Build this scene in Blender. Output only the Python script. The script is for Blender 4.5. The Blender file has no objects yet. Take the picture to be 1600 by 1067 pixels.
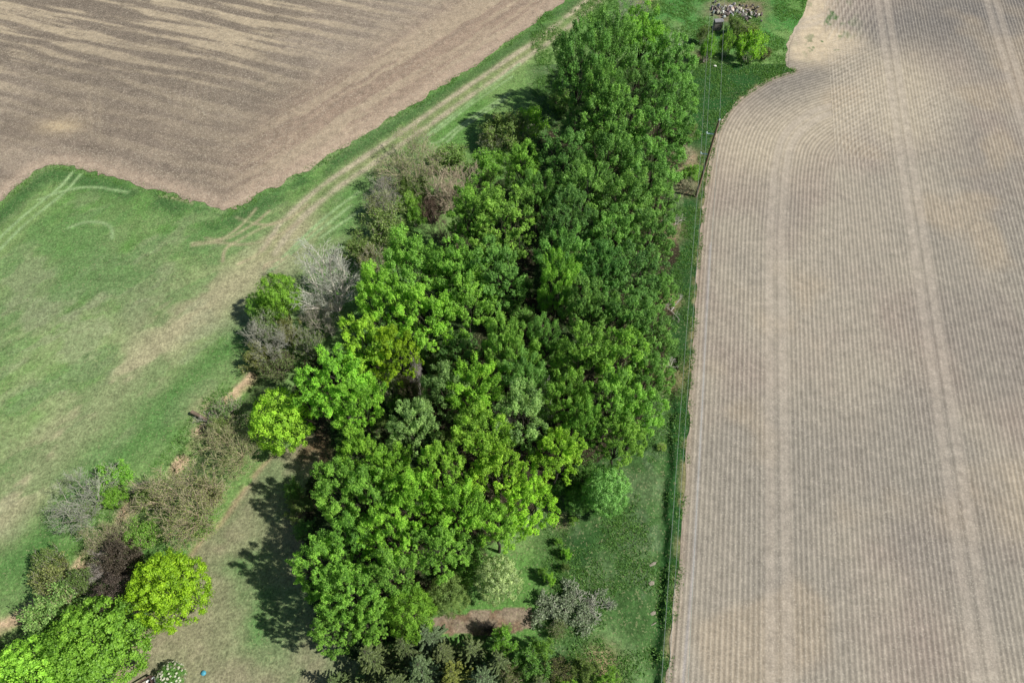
import bpy, math, random
import numpy as np
from mathutils import Vector, Matrix

# ------------------------------------------------------------------ camera, sky, sun, exposure
sc = bpy.context.scene
C = sc.collection
CAM_H = 70.0                      # drone height above the ground, metres
PITCH = math.radians(57.3)        # optical axis below the horizon
F_PX, CX, CY = 1100.0, 800.0, 533.5
cam_d = bpy.data.cameras.new('camera')
cam_d.sensor_width = 36.0
cam_d.lens = 36.0 * F_PX / 1600.0
cam_d.clip_end = 6000
cam = bpy.data.objects.new('camera', cam_d)
C.objects.link(cam)
cam.location = (0, 0, CAM_H)
cam.rotation_euler = (math.pi / 2 - PITCH, 0, 0)
sc.camera = cam

SUN_EL = math.radians(50)
SUN_AZ = Vector((0.955, -0.295))  # horizontal direction towards the sun
world = bpy.data.worlds.new('World')
sc.world = world
world.use_nodes = True
wn = world.node_tree.nodes
wl = world.node_tree.links
bg = wn['Background']
sky = wn.new('ShaderNodeTexSky')
sky.sky_type = 'NISHITA'
sky.sun_disc = False
sky.sun_elevation = SUN_EL
sky.sun_rotation = math.atan2(SUN_AZ.x, SUN_AZ.y)
wl.new(sky.outputs[0], bg.inputs[0])
bg.inputs[1].default_value = 0.06
sun_d = bpy.data.lights.new('sun', 'SUN')
sun_d.energy = 5.0
sun_d.angle = math.radians(0.53)
sun_d.color = (1.0, 0.955, 0.88)
sun = bpy.data.objects.new('sun', sun_d)
C.objects.link(sun)
tos = Vector((SUN_AZ.x * math.cos(SUN_EL), SUN_AZ.y * math.cos(SUN_EL), math.sin(SUN_EL)))
sun.rotation_euler = tos.to_track_quat('Z', 'Y').to_euler()
sun.location = tos * 200
sc.view_settings.view_transform = 'Standard'
sc.view_settings.look = 'None'
sc.view_settings.exposure = 0.35
sc.view_settings.gamma = 1.0
sc.view_settings.use_curve_mapping = False
sc.cycles.max_bounces = 6
sc.cycles.diffuse_bounces = 3
sc.cycles.transmission_bounces = 3
sc.cycles.transparent_max_bounces = 4

# ------------------------------------------------------------------ helpers
rng = np.random.default_rng(7)
random.seed(7)
SP, CP = math.sin(PITCH), math.cos(PITCH)


def at(px, py, z=0.0):
    """Ground point (at height z) seen at a pixel of the 1600 x 1067 photograph."""
    a = (np.asarray(px, float) - CX) / F_PX
    b = (CY - np.asarray(py, float)) / F_PX
    t = (CAM_H - z) / (SP - b * CP)
    return a * t, (CP + b * SP) * t


def ptm(px, py, z=0.0):
    """Metres per photograph pixel at that point."""
    b = (CY - py) / F_PX
    return (CAM_H - z) / (SP - b * CP) / F_PX


def G(pts):
    pts = np.array(pts, float)
    x, y = at(pts[:, 0], pts[:, 1])
    return np.stack([x, y], 1)


def lin(c):
    c = np.asarray(c, float) / 255.0
    return np.where(c <= 0.04045, c / 12.92, ((c + 0.055) / 1.055) ** 2.4)


def alb(r, g, b, k=1.48):
    return lin((r, g, b)) / k


def vnoise(x, y, seed):
    r = np.random.default_rng(seed)
    T = r.random((256, 256))
    xi = np.floor(x).astype(int)
    yi = np.floor(y).astype(int)
    fx = x - xi
    fy = y - yi
    fx = fx * fx * (3 - 2 * fx)
    fy = fy * fy * (3 - 2 * fy)
    a = T[xi % 256, yi % 256]
    b = T[(xi + 1) % 256, yi % 256]
    c = T[xi % 256, (yi + 1) % 256]
    d = T[(xi + 1) % 256, (yi + 1) % 256]
    return (a * (1 - fx) + b * fx) * (1 - fy) + (c * (1 - fx) + d * fx) * fy


def fbm(x, y, scale, seed, octv=4, gain=0.55):
    v = 0
    amp = 1
    tot = 0
    f = 1.0 / scale
    for k in range(octv):
        v = v + amp * vnoise(x * f + 17.3 * k, y * f - 9.1 * k, seed + k)
        tot += amp
        amp *= gain
        f *= 2.03
    return v / tot


def sstep(a, b, x):
    t = np.clip((x - a) / (b - a), 0, 1)
    return t * t * (3 - 2 * t)


def dpoly(x, y, P, signed=False):
    """Distance from points to a polyline (and arc length, and side if signed)."""
    best = np.full(x.shape, 1e9)
    side = np.zeros(x.shape)
    for (ax, ay), (bx, by) in zip(P[:-1], P[1:]):
        dx, dy = bx - ax, by - ay
        L2 = dx * dx + dy * dy + 1e-9
        t = np.clip(((x - ax) * dx + (y - ay) * dy) / L2, 0, 1)
        ex, ey = x - ax - t * dx, y - ay - t * dy
        d = np.hypot(ex, ey)
        m = d < best
        best = np.where(m, d, best)
        if signed:
            side = np.where(m, np.sign(dx * ey - dy * ex), side)
    return (best, side) if signed else best


def inpoly(x, y, P):
    ins = np.zeros(x.shape, bool)
    n = len(P)
    for i in range(n):
        ax, ay = P[i]
        bx, by = P[(i + 1) % n]
        c = ((ay > y) != (by > y)) & (x < (bx - ax) * (y - ay) / (by - ay + 1e-12) + ax)
        ins ^= c
    return ins


def smooth_poly(P, it=2):
    P = np.array(P, float)
    for _ in range(it):
        Q = [P[0]]
        for a, b in zip(P[:-1], P[1:]):
            Q += [a * .75 + b * .25, a * .25 + b * .75]
        Q.append(P[-1])
        P = np.array(Q)
    return P


def mesh_np(name, V, F, mat, attrs=None, col=None, smooth=False):
    me = bpy.data.meshes.new(name)
    V = np.asarray(V, np.float32)
    F = np.asarray(F, np.int32)
    k = F.shape[1]
    me.vertices.add(len(V))
    me.vertices.foreach_set('co', V.ravel())
    me.loops.add(F.size)
    me.loops.foreach_set('vertex_index', F.ravel())
    me.polygons.add(len(F))
    me.polygons.foreach_set('loop_start', np.arange(0, F.size, k, dtype=np.int32))
    if smooth:
        me.polygons.foreach_set('use_smooth', np.ones(len(F), bool))
    for an, av in (attrs or {}).items():
        a = me.attributes.new(an, 'FLOAT', 'POINT')
        a.data.foreach_set('value', np.asarray(av, np.float32))
    if col is not None:
        a = me.color_attributes.new('Col', 'FLOAT_COLOR', 'POINT')
        a.data.foreach_set('color', np.concatenate([col, np.ones((len(col), 1))], 1).astype(np.float32).ravel())
    me.update(calc_edges=True)
    if mat:
        me.materials.append(mat)
    return me


def link(name, me, parent=None, color=None):
    o = bpy.data.objects.new(name, me)
    C.objects.link(o)
    if parent is not None:
        o.parent = parent
    if color is not None:
        o.color = (*color, 1)
    return o


def tag(o, label=None, cat=None, group=None, kind=None):
    if label: o['label'] = label
    if cat: o['category'] = cat
    if group: o['group'] = group
    if kind: o['kind'] = kind
    return o


def thing(name, label, cat, loc, group=None, rz=0.0, scale=(1, 1, 1)):
    o = bpy.data.objects.new(name, None)
    C.objects.link(o)
    o.location = loc
    o.rotation_euler = (0, 0, rz)
    o.scale = scale
    o.empty_display_size = 0.5
    return tag(o, label, cat, group)


# ------------------------------------------------------------------ materials
def new_mat(name):
    m = bpy.data.materials.new(name)
    m.use_nodes = True
    nt = m.node_tree
    nt.nodes.clear()
    out = nt.nodes.new('ShaderNodeOutputMaterial')
    return m, nt, out


def nd(nt, typ, **kw):
    n = nt.nodes.new(typ)
    for k, v in kw.items():
        if isinstance(k, str) and k.startswith('i_'):
            n.inputs[k[2:]].default_value = v
        else:
            setattr(n, k, v)
    return n


def noise(nt, scale, detail=4, rough=0.6, vec=None):
    n = nd(nt, 'ShaderNodeTexNoise')
    n.inputs['Scale'].default_value = scale
    n.inputs['Detail'].default_value = detail
    n.inputs['Roughness'].default_value = rough
    if vec is None:
        g = nd(nt, 'ShaderNodeNewGeometry')
        vec = g.outputs['Position']
    nt.links.new(vec, n.inputs['Vector'])
    return n.outputs['Fac']


def maprange(nt, v, a, b, c, d):
    n = nd(nt, 'ShaderNodeMapRange')
    n.inputs[1].default_value = a
    n.inputs[2].default_value = b
    n.inputs[3].default_value = c
    n.inputs[4].default_value = d
    nt.links.new(v, n.inputs[0])
    return n.outputs[0]


def math_n(nt, op, a, b=None):
    n = nd(nt, 'ShaderNodeMath', operation=op)
    for i, v in enumerate((a, b)):
        if v is None: continue
        if isinstance(v, (int, float)):
            n.inputs[i].default_value = v
        else:
            nt.links.new(v, n.inputs[i])
    return n.outputs[0]


def mul_col(nt, col, fac):
    n = nd(nt, 'ShaderNodeVectorMath', operation='SCALE')
    nt.links.new(col, n.inputs[0])
    nt.links.new(fac, n.inputs['Scale'])
    return n.outputs[0]


def mix_col(nt, fac, a, b):
    n = nd(nt, 'ShaderNodeMix', data_type='RGBA')
    if isinstance(fac, (int, float)):
        n.inputs[0].default_value = fac
    else:
        nt.links.new(fac, n.inputs[0])
    for i, v in ((6, a), (7, b)):
        if isinstance(v, tuple):
            n.inputs[i].default_value = (*v, 1)
        else:
            nt.links.new(v, n.inputs[i])
    return n.outputs[2]


def bump(nt, h, dist, strength=1.0):
    n = nd(nt, 'ShaderNodeBump')
    n.inputs['Strength'].default_value = strength
    n.inputs['Distance'].default_value = dist
    nt.links.new(h, n.inputs['Height'])
    return n.outputs[0]


def ground_mat(name, lo, hi, fscale, speck=None, bdist=0.05, bscale=3.0, mid=0.14):
    """Vertex albedo x fine grain, optional straw flecks, fine relief."""
    m, nt, out = new_mat(name)
    a = nd(nt, 'ShaderNodeAttribute', attribute_name='Col')
    n1 = noise(nt, fscale, 5, 0.75)
    f = maprange(nt, n1, 0.28, 0.72, lo, hi)
    n2 = noise(nt, fscale * 0.16, 3, 0.6)
    f2 = maprange(nt, n2, 0.3, 0.7, 0.84, 1.16)
    n5 = noise(nt, fscale * 0.42, 3, 0.6)
    f3 = maprange(nt, n5, 0.3, 0.7, 1 - mid, 1 + mid)
    col = mul_col(nt, a.outputs['Color'], math_n(nt, 'MULTIPLY', math_n(nt, 'MULTIPLY', f, f2), f3))
    if speck:
        n3 = noise(nt, speck[1], 2, 0.5)
        s = maprange(nt, n3, speck[2], speck[2] + 0.07, 0, speck[3])
        col = mix_col(nt, s, col, speck[0])
    b = nd(nt, 'ShaderNodeBsdfPrincipled')
    nt.links.new(col, b.inputs['Base Color'])
    b.inputs['Roughness'].default_value = 0.95
    b.inputs['Specular IOR Level'].default_value = 0.08
    n4 = noise(nt, bscale, 4, 0.7)
    nt.links.new(bump(nt, n4, bdist), b.inputs['Normal'])
    nt.links.new(b.outputs[0], out.inputs[0])
    return m


M = {}
M['meadow'] = ground_mat('grass_ground', 0.50, 1.50, 4.2, (tuple(alb(176, 176, 132)), 5.0, 0.60, 0.45), 0.14, 3.4, 0.24)
M['plough'] = ground_mat('harrowed_soil', 0.62, 1.38, 5.0, (tuple(alb(212, 202, 180)), 6.5, 0.57, 0.5), 0.07, 4.0)
M['planted'] = ground_mat('planted_soil', 0.72, 1.28, 6.0, (tuple(alb(212, 204, 188)), 7.0, 0.60, 0.45), 0.015, 7.0, 0.03)


def leaf_mat(name, trans=0.42, spec=0.3, vary=0.58):
    m, nt, out = new_mat(name)
    oi = nd(nt, 'ShaderNodeObjectInfo')
    at_ = nd(nt, 'ShaderNodeAttribute', attribute_name='v')
    f = maprange(nt, at_.outputs['Fac'], 0, 1, 1 - vary, 1 + vary)
    col = mul_col(nt, oi.outputs['Color'], f)
    hs = nd(nt, 'ShaderNodeHueSaturation')
    hue = maprange(nt, at_.outputs['Fac'], 0, 1, 0.515, 0.485)
    nt.links.new(hue, hs.inputs['Hue'])
    nt.links.new(col, hs.inputs['Color'])
    col = hs.outputs[0]
    b = nd(nt, 'ShaderNodeBsdfPrincipled')
    nt.links.new(col, b.inputs['Base Color'])
    b.inputs['Roughness'].default_value = 0.5
    b.inputs['Specular IOR Level'].default_value = spec
    t = nd(nt, 'ShaderNodeBsdfTranslucent')
    hs2 = nd(nt, 'ShaderNodeHueSaturation')
    hs2.inputs['Hue'].default_value = 0.49
    hs2.inputs['Saturation'].default_value = 1.1
    hs2.inputs['Value'].default_value = 1.25
    nt.links.new(col, hs2.inputs['Color'])
    nt.links.new(hs2.outputs[0], t.inputs['Color'])
    mx = nd(nt, 'ShaderNodeMixShader')
    mx.inputs[0].default_value = trans
    nt.links.new(b.outputs[0], mx.inputs[1])
    nt.links.new(t.outputs[0], mx.inputs[2])
    nt.links.new(mx.outputs[0], out.inputs[0])
    return m


M['leaf'] = leaf_mat('leaf')
M['needle'] = leaf_mat('needle', 0.12, 0.2, 0.5)


def plain_mat(name, col=None, rough=0.85, spec=0.2, var=0.3, nscale=4.0, bdist=0.0):
    """col None: the object's own colour."""
    m, nt, out = new_mat(name)
    if col is None:
        oi = nd(nt, 'ShaderNodeObjectInfo')
        c = oi.outputs['Color']
    else:
        r = nd(nt, 'ShaderNodeRGB')
        r.outputs[0].default_value = (*col, 1)
        c = r.outputs[0]
    tc = nd(nt, 'ShaderNodeTexCoord')
    n = noise(nt, nscale, 5, 0.65, tc.outputs['Object'])
    c = mul_col(nt, c, maprange(nt, n, 0.3, 0.7, 1 - var, 1 + var))
    b = nd(nt, 'ShaderNodeBsdfPrincipled')
    nt.links.new(c, b.inputs['Base Color'])
    b.inputs['Roughness'].default_value = rough
    b.inputs['Specular IOR Level'].default_value = spec
    if bdist:
        nt.links.new(bump(nt, n, bdist), b.inputs['Normal'])
    nt.links.new(b.outputs[0], out.inputs[0])
    return m


M['bark'] = plain_mat('bark', None, 0.9, 0.1, 0.35, 3.0)
M['rock'] = plain_mat('rock', None, 0.9, 0.15, 0.3, 2.0, 0.05)
M['wood'] = plain_mat('weathered_wood', None, 0.8, 0.15, 0.35, 2.5)
M['paint'] = plain_mat('painted_surface', None, 0.5, 0.3, 0.08, 3.0)
M['wire'] = plain_mat('bare_wire', (0.26, 0.31, 0.28), 0.4, 0.3, 0.05, 1.0)

# ------------------------------------------------------------------ ground layout (outlines read off the photograph)
X0, X1, Y0, Y1 = -112.0, 104.0, -6.0, 140.0      # finely modelled ground
left_edge_px = [(-120, 440), (-60, 375), (0, 321), (22, 297), (58, 269), (82, 260), (112, 262), (150, 272), (200, 285), (262, 302), (312, 320),
                (345, 335), (374, 325), (402, 307), (440, 288), (500, 255), (560, 218), (640, 170), (700, 130), (762, 90), (830, 41), (890, -2), (960, -55)]
LE = G(left_edge_px)
LEFT_POLY = np.concatenate([LE, [[LE[-1][0] + 8, Y1], [X0, Y1], [X0, LE[0][1]]]])
row_dir = np.array([0.361, 1.848])
row_dir /= np.linalg.norm(row_dir)
row_n = np.array([row_dir[1], -row_dir[0]])
right_edge_px = [(1030, 1180), (1040, 1067), (1050, 965), (1060, 870), (1066, 770), (1075, 650), (1083, 500), (1093, 356), (1101, 300), (1108, 250), (1119, 205), (1133, 178),
                 (1152, 157), (1176, 139), (1203, 123), (1240, 111)]
RE = smooth_poly(G(right_edge_px), 2)
head_px = right_edge_px + [(1290, 97), (1350, 80), (1450, 55), (1600, 15)]
RH = smooth_poly(G(head_px), 2)
far_px = [(1226, 104), (1229, 70), (1240, 46), (1254, 22), (1262, 0), (1275, -45)]
RF = G(far_px)
b0 = RE[0] - row_dir * 60
RIGHT_POLY = np.concatenate([[[b0[0], b0[1]]], RE, RF, [[RF[-1][0] + 6, Y1 + 1], [X1 + 1, Y1 + 1], [X1 + 1, Y0 - 1], [b0[0], Y0 - 1]]])

creek = smooth_poly(G([(392, 584), (372, 606), (345, 632), (318, 664), (300, 688), (282, 716), (262, 738), (236, 758), (215, 775), (180, 815), (140, 860), (90, 925), (40, 952), (5, 975), (-60, 1020), (-130, 1060)]), 1)
ditch = smooth_poly(G([(1052, 560), (1048, 620), (1044, 690), (1039, 760), (1034, 860), (1027, 960), (1019, 1067), (1012, 1150)]), 1)
track = smooth_poly(G([(985, -50), (930, 0), (862, 55), (785, 108), (722, 150), (640, 208), (560, 262), (500, 303), (450, 348), (420, 392)]), 1)
swath = smooth_poly(G([(460, 360), (415, 410), (350, 455), (290, 500), (225, 560), (150, 645), (70, 725), (0, 800), (-80, 880)]), 1)
lawn_edge = [(520, 660), (440, 704), (424, 712), (395, 745), (345, 818), (318, 838), (290, 880), (240, 960), (200, 1020), (160, 1110)]
LAWN = np.concatenate([G(lawn_edge), G([(520, 1150), (560, 1040), (560, 760)])])
forest_px = [(450, 640), (470, 560), (570, 560), (640, 440), (740, 330), (800, 260), (880, 180), (905, 110), (1000, 90), (1050, 140), (1062, 240), (1052, 340),
             (1050, 480), (1030, 590), (985, 680), (890, 735), (850, 780), (790, 830), (700, 920), (640, 1010), (560, 1030), (500, 970), (470, 860), (480, 760), (500, 700)]
FOREST = G(forest_px)
path_px = [(664, 975), (690, 962), (720, 956), (770, 952), (830, 950), (838, 962), (832, 980), (800, 988), (745, 992), (700, 990)]
PATH = G(path_px)


def ground_z(x, y):
    d, s = dpoly(x, y, creek, True)
    n = fbm(x, y, 2.2, 91, 3) - 0.5
    # creek: left lip vertical and bare, right side gentle
    dd = d * np.where(s > 0, 1, -1)       # sign fixed below by test point
    dd = dd * CREEK_SIGN
    z = -1.05 * sstep(-0.15, 0.35, dd + n * 0.7) * (1 - sstep(1.0, 3.6, dd))
    d2, s2 = dpoly(x, y, ditch, True)
    dd2 = d2 * s2 * DITCH_SIGN
    z = z - (0.08 + 0.8 * fbm(x, y, 1.6, 93, 3)) * sstep(-1.3, -0.1, dd2 + n * 0.9) * (1 - sstep(0.1, 0.75, dd2 + n * 0.9))
    z = z + (fbm(x, y, 9.0, 55, 3) - 0.5) * 0.35 + n * 0.06
    return z


def side_sign(P, ref):
    d, s = dpoly(np.array([ref[0]]), np.array([ref[1]]), P, True)
    return 1.0 if s[0] > 0 else -1.0


CREEK_SIGN = 1.0
CREEK_SIGN = side_sign(creek, G([(330, 720)])[0])
DITCH_SIGN = side_sign(ditch, G([(1060, 800)])[0])


def gz1(x, y):
    return float(ground_z(np.array([x]), np.array([y]))[0])


def grid(x0, x1, y0, y1, s):
    nx = int(round((x1 - x0) / s)) + 1
    ny = int(round((y1 - y0) / s)) + 1
    X, Y = np.meshgrid(np.linspace(x0, x1, nx), np.linspace(y0, y1, ny))
    idx = np.arange(nx * ny).reshape(ny, nx)
    F = np.stack([idx[:-1, :-1], idx[:-1, 1:], idx[1:, 1:], idx[1:, :-1]], -1).reshape(-1, 4)
    return X.ravel(), Y.ravel(), F


def keep_faces(V, F, mask, extra):
    """Keep quads whose corners are all in mask; drop unused vertices."""
    fk = mask[F].all(1)
    F = F[fk]
    used = np.zeros(len(V), bool)
    used[F.ravel()] = True
    re = np.cumsum(used) - 1
    return V[used], re[F], [e[used] for e in extra]


def smooth_rim(V, F, it=4):
    """Relax the open edge of a sheet so that it does not show grid steps."""
    E = np.sort(np.concatenate([F[:, [0, 1]], F[:, [1, 2]], F[:, [2, 3]], F[:, [3, 0]]]), 1)
    key = E[:, 0].astype(np.int64) * len(V) + E[:, 1]
    _, ix, ct = np.unique(key, return_index=True, return_counts=True)
    B = E[ix[ct == 1]]
    V = V.copy()
    cnt = np.zeros(len(V))
    np.add.at(cnt, B.ravel(), 1)
    rim = cnt == 2
    for _ in range(it):
        S = np.zeros_like(V)
        np.add.at(S, B[:, 0], V[B[:, 1]])
        np.add.at(S, B[:, 1], V[B[:, 0]])
        V[rim] = 0.5 * V[rim] + 0.25 * S[rim]
    return V


def lerp(a, b, t):
    return a + (b - a) * t[:, None]


# ---- meadow, lawn, verge and woodland floor: one sheet of ground
x, y, F = grid(X0, 62.0, Y0, Y1, 0.21)
dle, sle = dpoly(x, y, LE, True)
inL = inpoly(x, y, LEFT_POLY)
inR = inpoly(x, y, RIGHT_POLY)
dre = dpoly(x, y, np.concatenate([RE, RF]))
dcr, scr = dpoly(x, y, creek, True)
ccr = dcr * scr * CREEK_SIGN
ddt, sdt = dpoly(x, y, ditch, True)
cdt = ddt * sdt * DITCH_SIGN
n1 = fbm(x, y, 14, 1, 5)
n2 = fbm(x, y, 4.5, 2, 4)
n3 = fbm(x, y, 1.6, 3, 3)
sw_d = np.array([0.72, 0.69])
us, vs = x * 0.72 + y * 0.69, -x * 0.69 + y * 0.72
nstk = fbm(us / 5.0, vs, 1.1, 4, 4)        # streaks along the mowing direction
GREEN, LUSH, DRY, TAN = alb(116, 154, 80), alb(92, 142, 60), alb(152, 168, 114), alb(180, 172, 136)
GREY_DRY = alb(140, 148, 112)
col = np.repeat(GREEN[None], len(x), 0)
col = lerp(col, LUSH, sstep(0.42, 0.62, n1) * 0.9)
# left pasture: dry mottling, strongest to the west
left_zone = sstep(2, -6, ccr) * sstep(-8, -16, x)
pastP = G([(60, 560), (160, 640), (250, 430), (330, 520), (60, 420)])
cx_, cy_ = at(170, 560)
past = np.exp(-(((x - cx_) / 26) ** 2 + ((y - cy_) / 17) ** 2))
dryf = np.clip(0.18 + 0.95 * past, 0, 1) * sstep(0.30, 0.62, n2 * 0.5 + n3 * 0.25 + nstk * 0.25 + 0.06)
dryf = np.clip(dryf * left_zone * 1.0, 0, 1)
col = lerp(col, lerp(np.repeat(DRY[None], len(x), 0), GREY_DRY, sstep(.4, .6, n1)), dryf * 0.7)
dsw = dpoly(x, y, swath)
nmid = fbm(x, y, 0.8, 6, 2)
swf = np.exp(-(dsw / (2.6 + 2.0 * n1)) ** 2) * (0.30 + 0.70 * sstep(0.14, 0.50, n2 * 0.3 + nstk * 0.4 + n3 * 0.15 + nmid * .15 + 0.03))
col = lerp(col, TAN, np.clip(swf * 0.85 * left_zone, 0, 1))
pk = sstep(0.50, 0.62, fbm(us / 2.2, vs, 2.6, 8, 4)) * left_zone * (0.35 + .5 * past)
col = lerp(col, alb(158, 164, 128), np.clip(pk * .55, 0, 1))
lp = sstep(0.52, 0.64, fbm(us / 2.0, vs, 3.4, 9, 4)) * left_zone
col = lerp(col, alb(92, 140, 70), np.clip(lp * .5, 0, 1))
# lush strip along the creek and along the ploughed edge
lush2 = np.exp(-((ccr + 4.2 + 2 * n2) / 2.4) ** 2) * 0.8
col = lerp(col, alb(80, 132, 58), np.clip(lush2, 0, 1))
le_b = np.exp(-((dle - 1.6) / 1.5) ** 2) * sstep(0.3, 0.5, n2 + 0.1)
col = lerp(col, alb(68, 112, 54), np.clip(le_b * 0.9, 0, 1) * (~inL))


def rut(P, w, c, amt, nz=0.35, off=None):
    global col
    P = smooth_poly(G(P), 2) if not isinstance(P, np.ndarray) else P
    if off is not None:
        t = np.gradient(P, axis=0)
        t /= np.linalg.norm(t, axis=1)[:, None]
        P = P + np.stack([-t[:, 1], t[:, 0]], 1) * off
    lo, hi = P.min(0) - 3, P.max(0) + 3
    m = (x > lo[0]) & (x < hi[0]) & (y > lo[1]) & (y < hi[1])
    d = dpoly(x[m], y[m], P)
    f = np.exp(-(d / w) ** 2) * amt * np.clip(1 - nz + 2 * nz * n3[m] + 1.2 * (n2[m] - 0.5), 0.05, 1.3)
    col[m] = lerp(col[m], c, np.clip(f, 0, 1))


RUT = alb(180, 172, 142)
rut(track, 1.7, alb(150, 152, 104), 0.55)
rut(track, 0.50, RUT, 1.1, 0.45, 0.95)
rut(track, 0.45, RUT, 1.1, 0.5, -0.95)
LG = alb(150, 182, 122)
for P in ([(812, 100), (760, 140), (700, 186), (655, 222)], [(800, 120), (740, 160), (690, 200), (668, 214)], [(796, 146), (748, 176), (708, 204), (685, 224), (672, 224)],
          [(790, 154), (750, 182), (715, 204), (700, 222), (680, 232)], [(620, 290), (560, 330), (500, 372)], [(560, 300), (500, 345), (450, 395), (420, 425)],
          [(548, 322), (490, 366), (440, 410), (428, 420)], [(115, 268), (92, 296), (55, 322), (20, 352), (-30, 400)], [(128, 270), (104, 300), (66, 328), (30, 358), (-20, 410)],
          [(200, 300), (140, 290), (95, 300), (60, 312)], [(175, 372), (176, 356), (160, 347), (130, 347), (108, 356)]):
    rut(P, 0.24, LG, 0.85, 0.4)
TL = alb(186, 172, 138)
for P in ([(470, 345), (430, 372), (380, 384), (340, 378), (300, 384)], [(455, 340), (420, 350), (380, 372), (350, 388), (348, 408)], [(420, 330), (395, 352), (350, 378), (322, 372)],
          [(400, 326), (384, 346), (372, 358), (345, 376), (300, 380)], [(480, 320), (440, 350), (400, 352), (370, 340)], [(440, 405), (415, 412), (412, 420)],
          [(450, 400), (430, 418), (415, 415)], [(300, 318), (270, 308), (250, 306)], [(420, 380), (400, 400), (372, 412)]):
    rut(P, 0.24, TL, 0.62, 0.6)
# bare bank of the creek
bank = np.exp(-((ccr + 0.0 + (n3 - .5) * 1.3) / 0.55) ** 2) * sstep(0.36, 0.5, fbm(x, y, 3.5, 31, 3) + 0.04)
col = lerp(col, alb(196, 170, 138), np.clip(bank, 0, 1))
col = lerp(col, alb(96, 110, 70), np.clip(sstep(0.5, 1.2, ccr) * (1 - sstep(3.0, 5, ccr)) * 0.6, 0, 1))
# right verge: long deep grass, paler sweep
vz = sstep(-3, 3, x - at(900, 700)[0] * 0.9)
verge = (x > at(830, 640)[0]) & (y < at(1050, 180)[1] + 12)
verge = verge * sstep(at(800, 900)[0], at(900, 900)[0], x)
VG = lerp(np.repeat(alb(68, 106, 50)[None], len(x), 0), alb(88, 118, 70), sstep(0.4, 0.62, n2))
VG = lerp(VG, alb(96, 120, 84), sstep(.6, .75, n3) * .5)
VG = lerp(VG, alb(44, 92, 38), sstep(-0.3, 0.4, cdt))
VG = lerp(VG, alb(48, 88, 38), sstep(0.5, 0.68, fbm(x, y, 7, 41, 4)))
col = col * (1 - verge[:, None]) + VG * verge[:, None]
sweepP = smooth_poly(G([(900, 960), (945, 985), (975, 1015), (1005, 1067)]), 1)
col = lerp(col, alb(104, 142, 78), np.exp(-(dpoly(x, y, sweepP) / 1.5) ** 2) * 0.7)
col = lerp(col, alb(190, 170, 125), np.clip(np.exp(-(dpoly(x, y, RE) / 0.4) ** 2) * sstep(0.45, 0.65, n3) * 0.5, 0, 1))
far_green = sstep(at(980, 110)[1], at(980, 60)[1], y) * sstep(at(960, 60)[0], at(1010, 60)[0], x)
col = lerp(col, alb(70, 138, 56), far_green * sstep(.35, .55, n2) * 0.9)
# lawn
inlawn = inpoly(x + (n3 - .5) * 1.0, y + (n2 - .5) * 1.0, LAWN)
lwc = lerp(np.repeat(alb(146, 145, 112)[None], len(x), 0), alb(124, 140, 96), sstep(0.42, 0.62, n2 * .7 + n3 * .3))
for (gx, gy, r, a) in ((380, 890, 2.2, .8), (396, 990, 2.0, 1.0), (395, 935, 4, .6), (430, 800, 3, .3), (360, 980, 5, .35)):
    qx, qy = at(gx, gy)
    lwc = lerp(lwc, alb(100, 142, 76), np.clip(a * np.exp(-((x - qx) ** 2 + (y - qy) ** 2) / r ** 2) * (0.4 + 1.1 * n3), 0, 1))
dled = dpoly(x, y, G(lawn_edge))
lwc = lerp(lwc, alb(160, 150, 122), sstep(0.40, 0.58, n1) * 0.6)
col = np.where(inlawn[:, None], lwc, col)
col = lerp(col, alb(178, 158, 122), np.exp(-(dled / 0.35) ** 2) * 0.7 * sstep(.35, .5, n3))
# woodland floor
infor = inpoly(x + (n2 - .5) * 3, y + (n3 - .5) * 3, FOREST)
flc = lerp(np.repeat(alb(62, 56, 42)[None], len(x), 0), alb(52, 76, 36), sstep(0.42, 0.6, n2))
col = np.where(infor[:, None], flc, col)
# brown path
inpath = inpoly(x + (n3 - .5) * .9, y + (n3 - .5) * .9, PATH)
col = np.where(inpath[:, None], lerp(np.repeat(alb(152, 136, 116)[None], len(x), 0), alb(138, 116, 94), sstep(.4, .6, n3)), col)
# bare / tan patches on the verge beside the wood and by the rubble
for (gx, gy, r, c) in ((1070, 250, 2.2, (168, 146, 118)), (1078, 290, 1.8, (172, 150, 122)), (1050, 360, 1.6, (182, 158, 126)), (1050, 590, 1.8, (150, 130, 92)), (1052, 470, 1.2, (150, 135, 95)),
                       (1060, 60, 2.5, (128, 158, 104)), (1170, 12, 3.0, (128, 120, 92)), (1130, 20, 3.2, (138, 126, 104)), (1095, 88, 2.0, (110, 100, 74)), (875, 815, .7, (150, 138, 108)), (940, 1040, 1.5, (160, 140, 105)),
                       (320, 640, 1.6, (165, 160, 118)), (490, 705, 1.8, (120, 100, 74)), (1010, 5, 2, (150, 150, 95))):
    qx, qy = at(gx, gy)
    col = lerp(col, alb(*c), np.clip(1.1 * np.exp(-((x - qx) ** 2 + (y - qy) ** 2) / r ** 2) * (n3 * 2), 0, 1))
lum = col @ np.array([.2126, .7152, .0722])
col = col + (lum[:, None] * np.array([1.02, 1.0, .9]) - col) * 0.10
z = ground_z(x, y)
mk = ~((inL & (dle > 1.5)) | (inR & (dre > 1.5)))
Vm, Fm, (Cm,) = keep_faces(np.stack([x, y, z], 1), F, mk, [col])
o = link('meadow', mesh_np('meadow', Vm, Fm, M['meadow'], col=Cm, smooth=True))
o['kind'] = 'structure'

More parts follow.
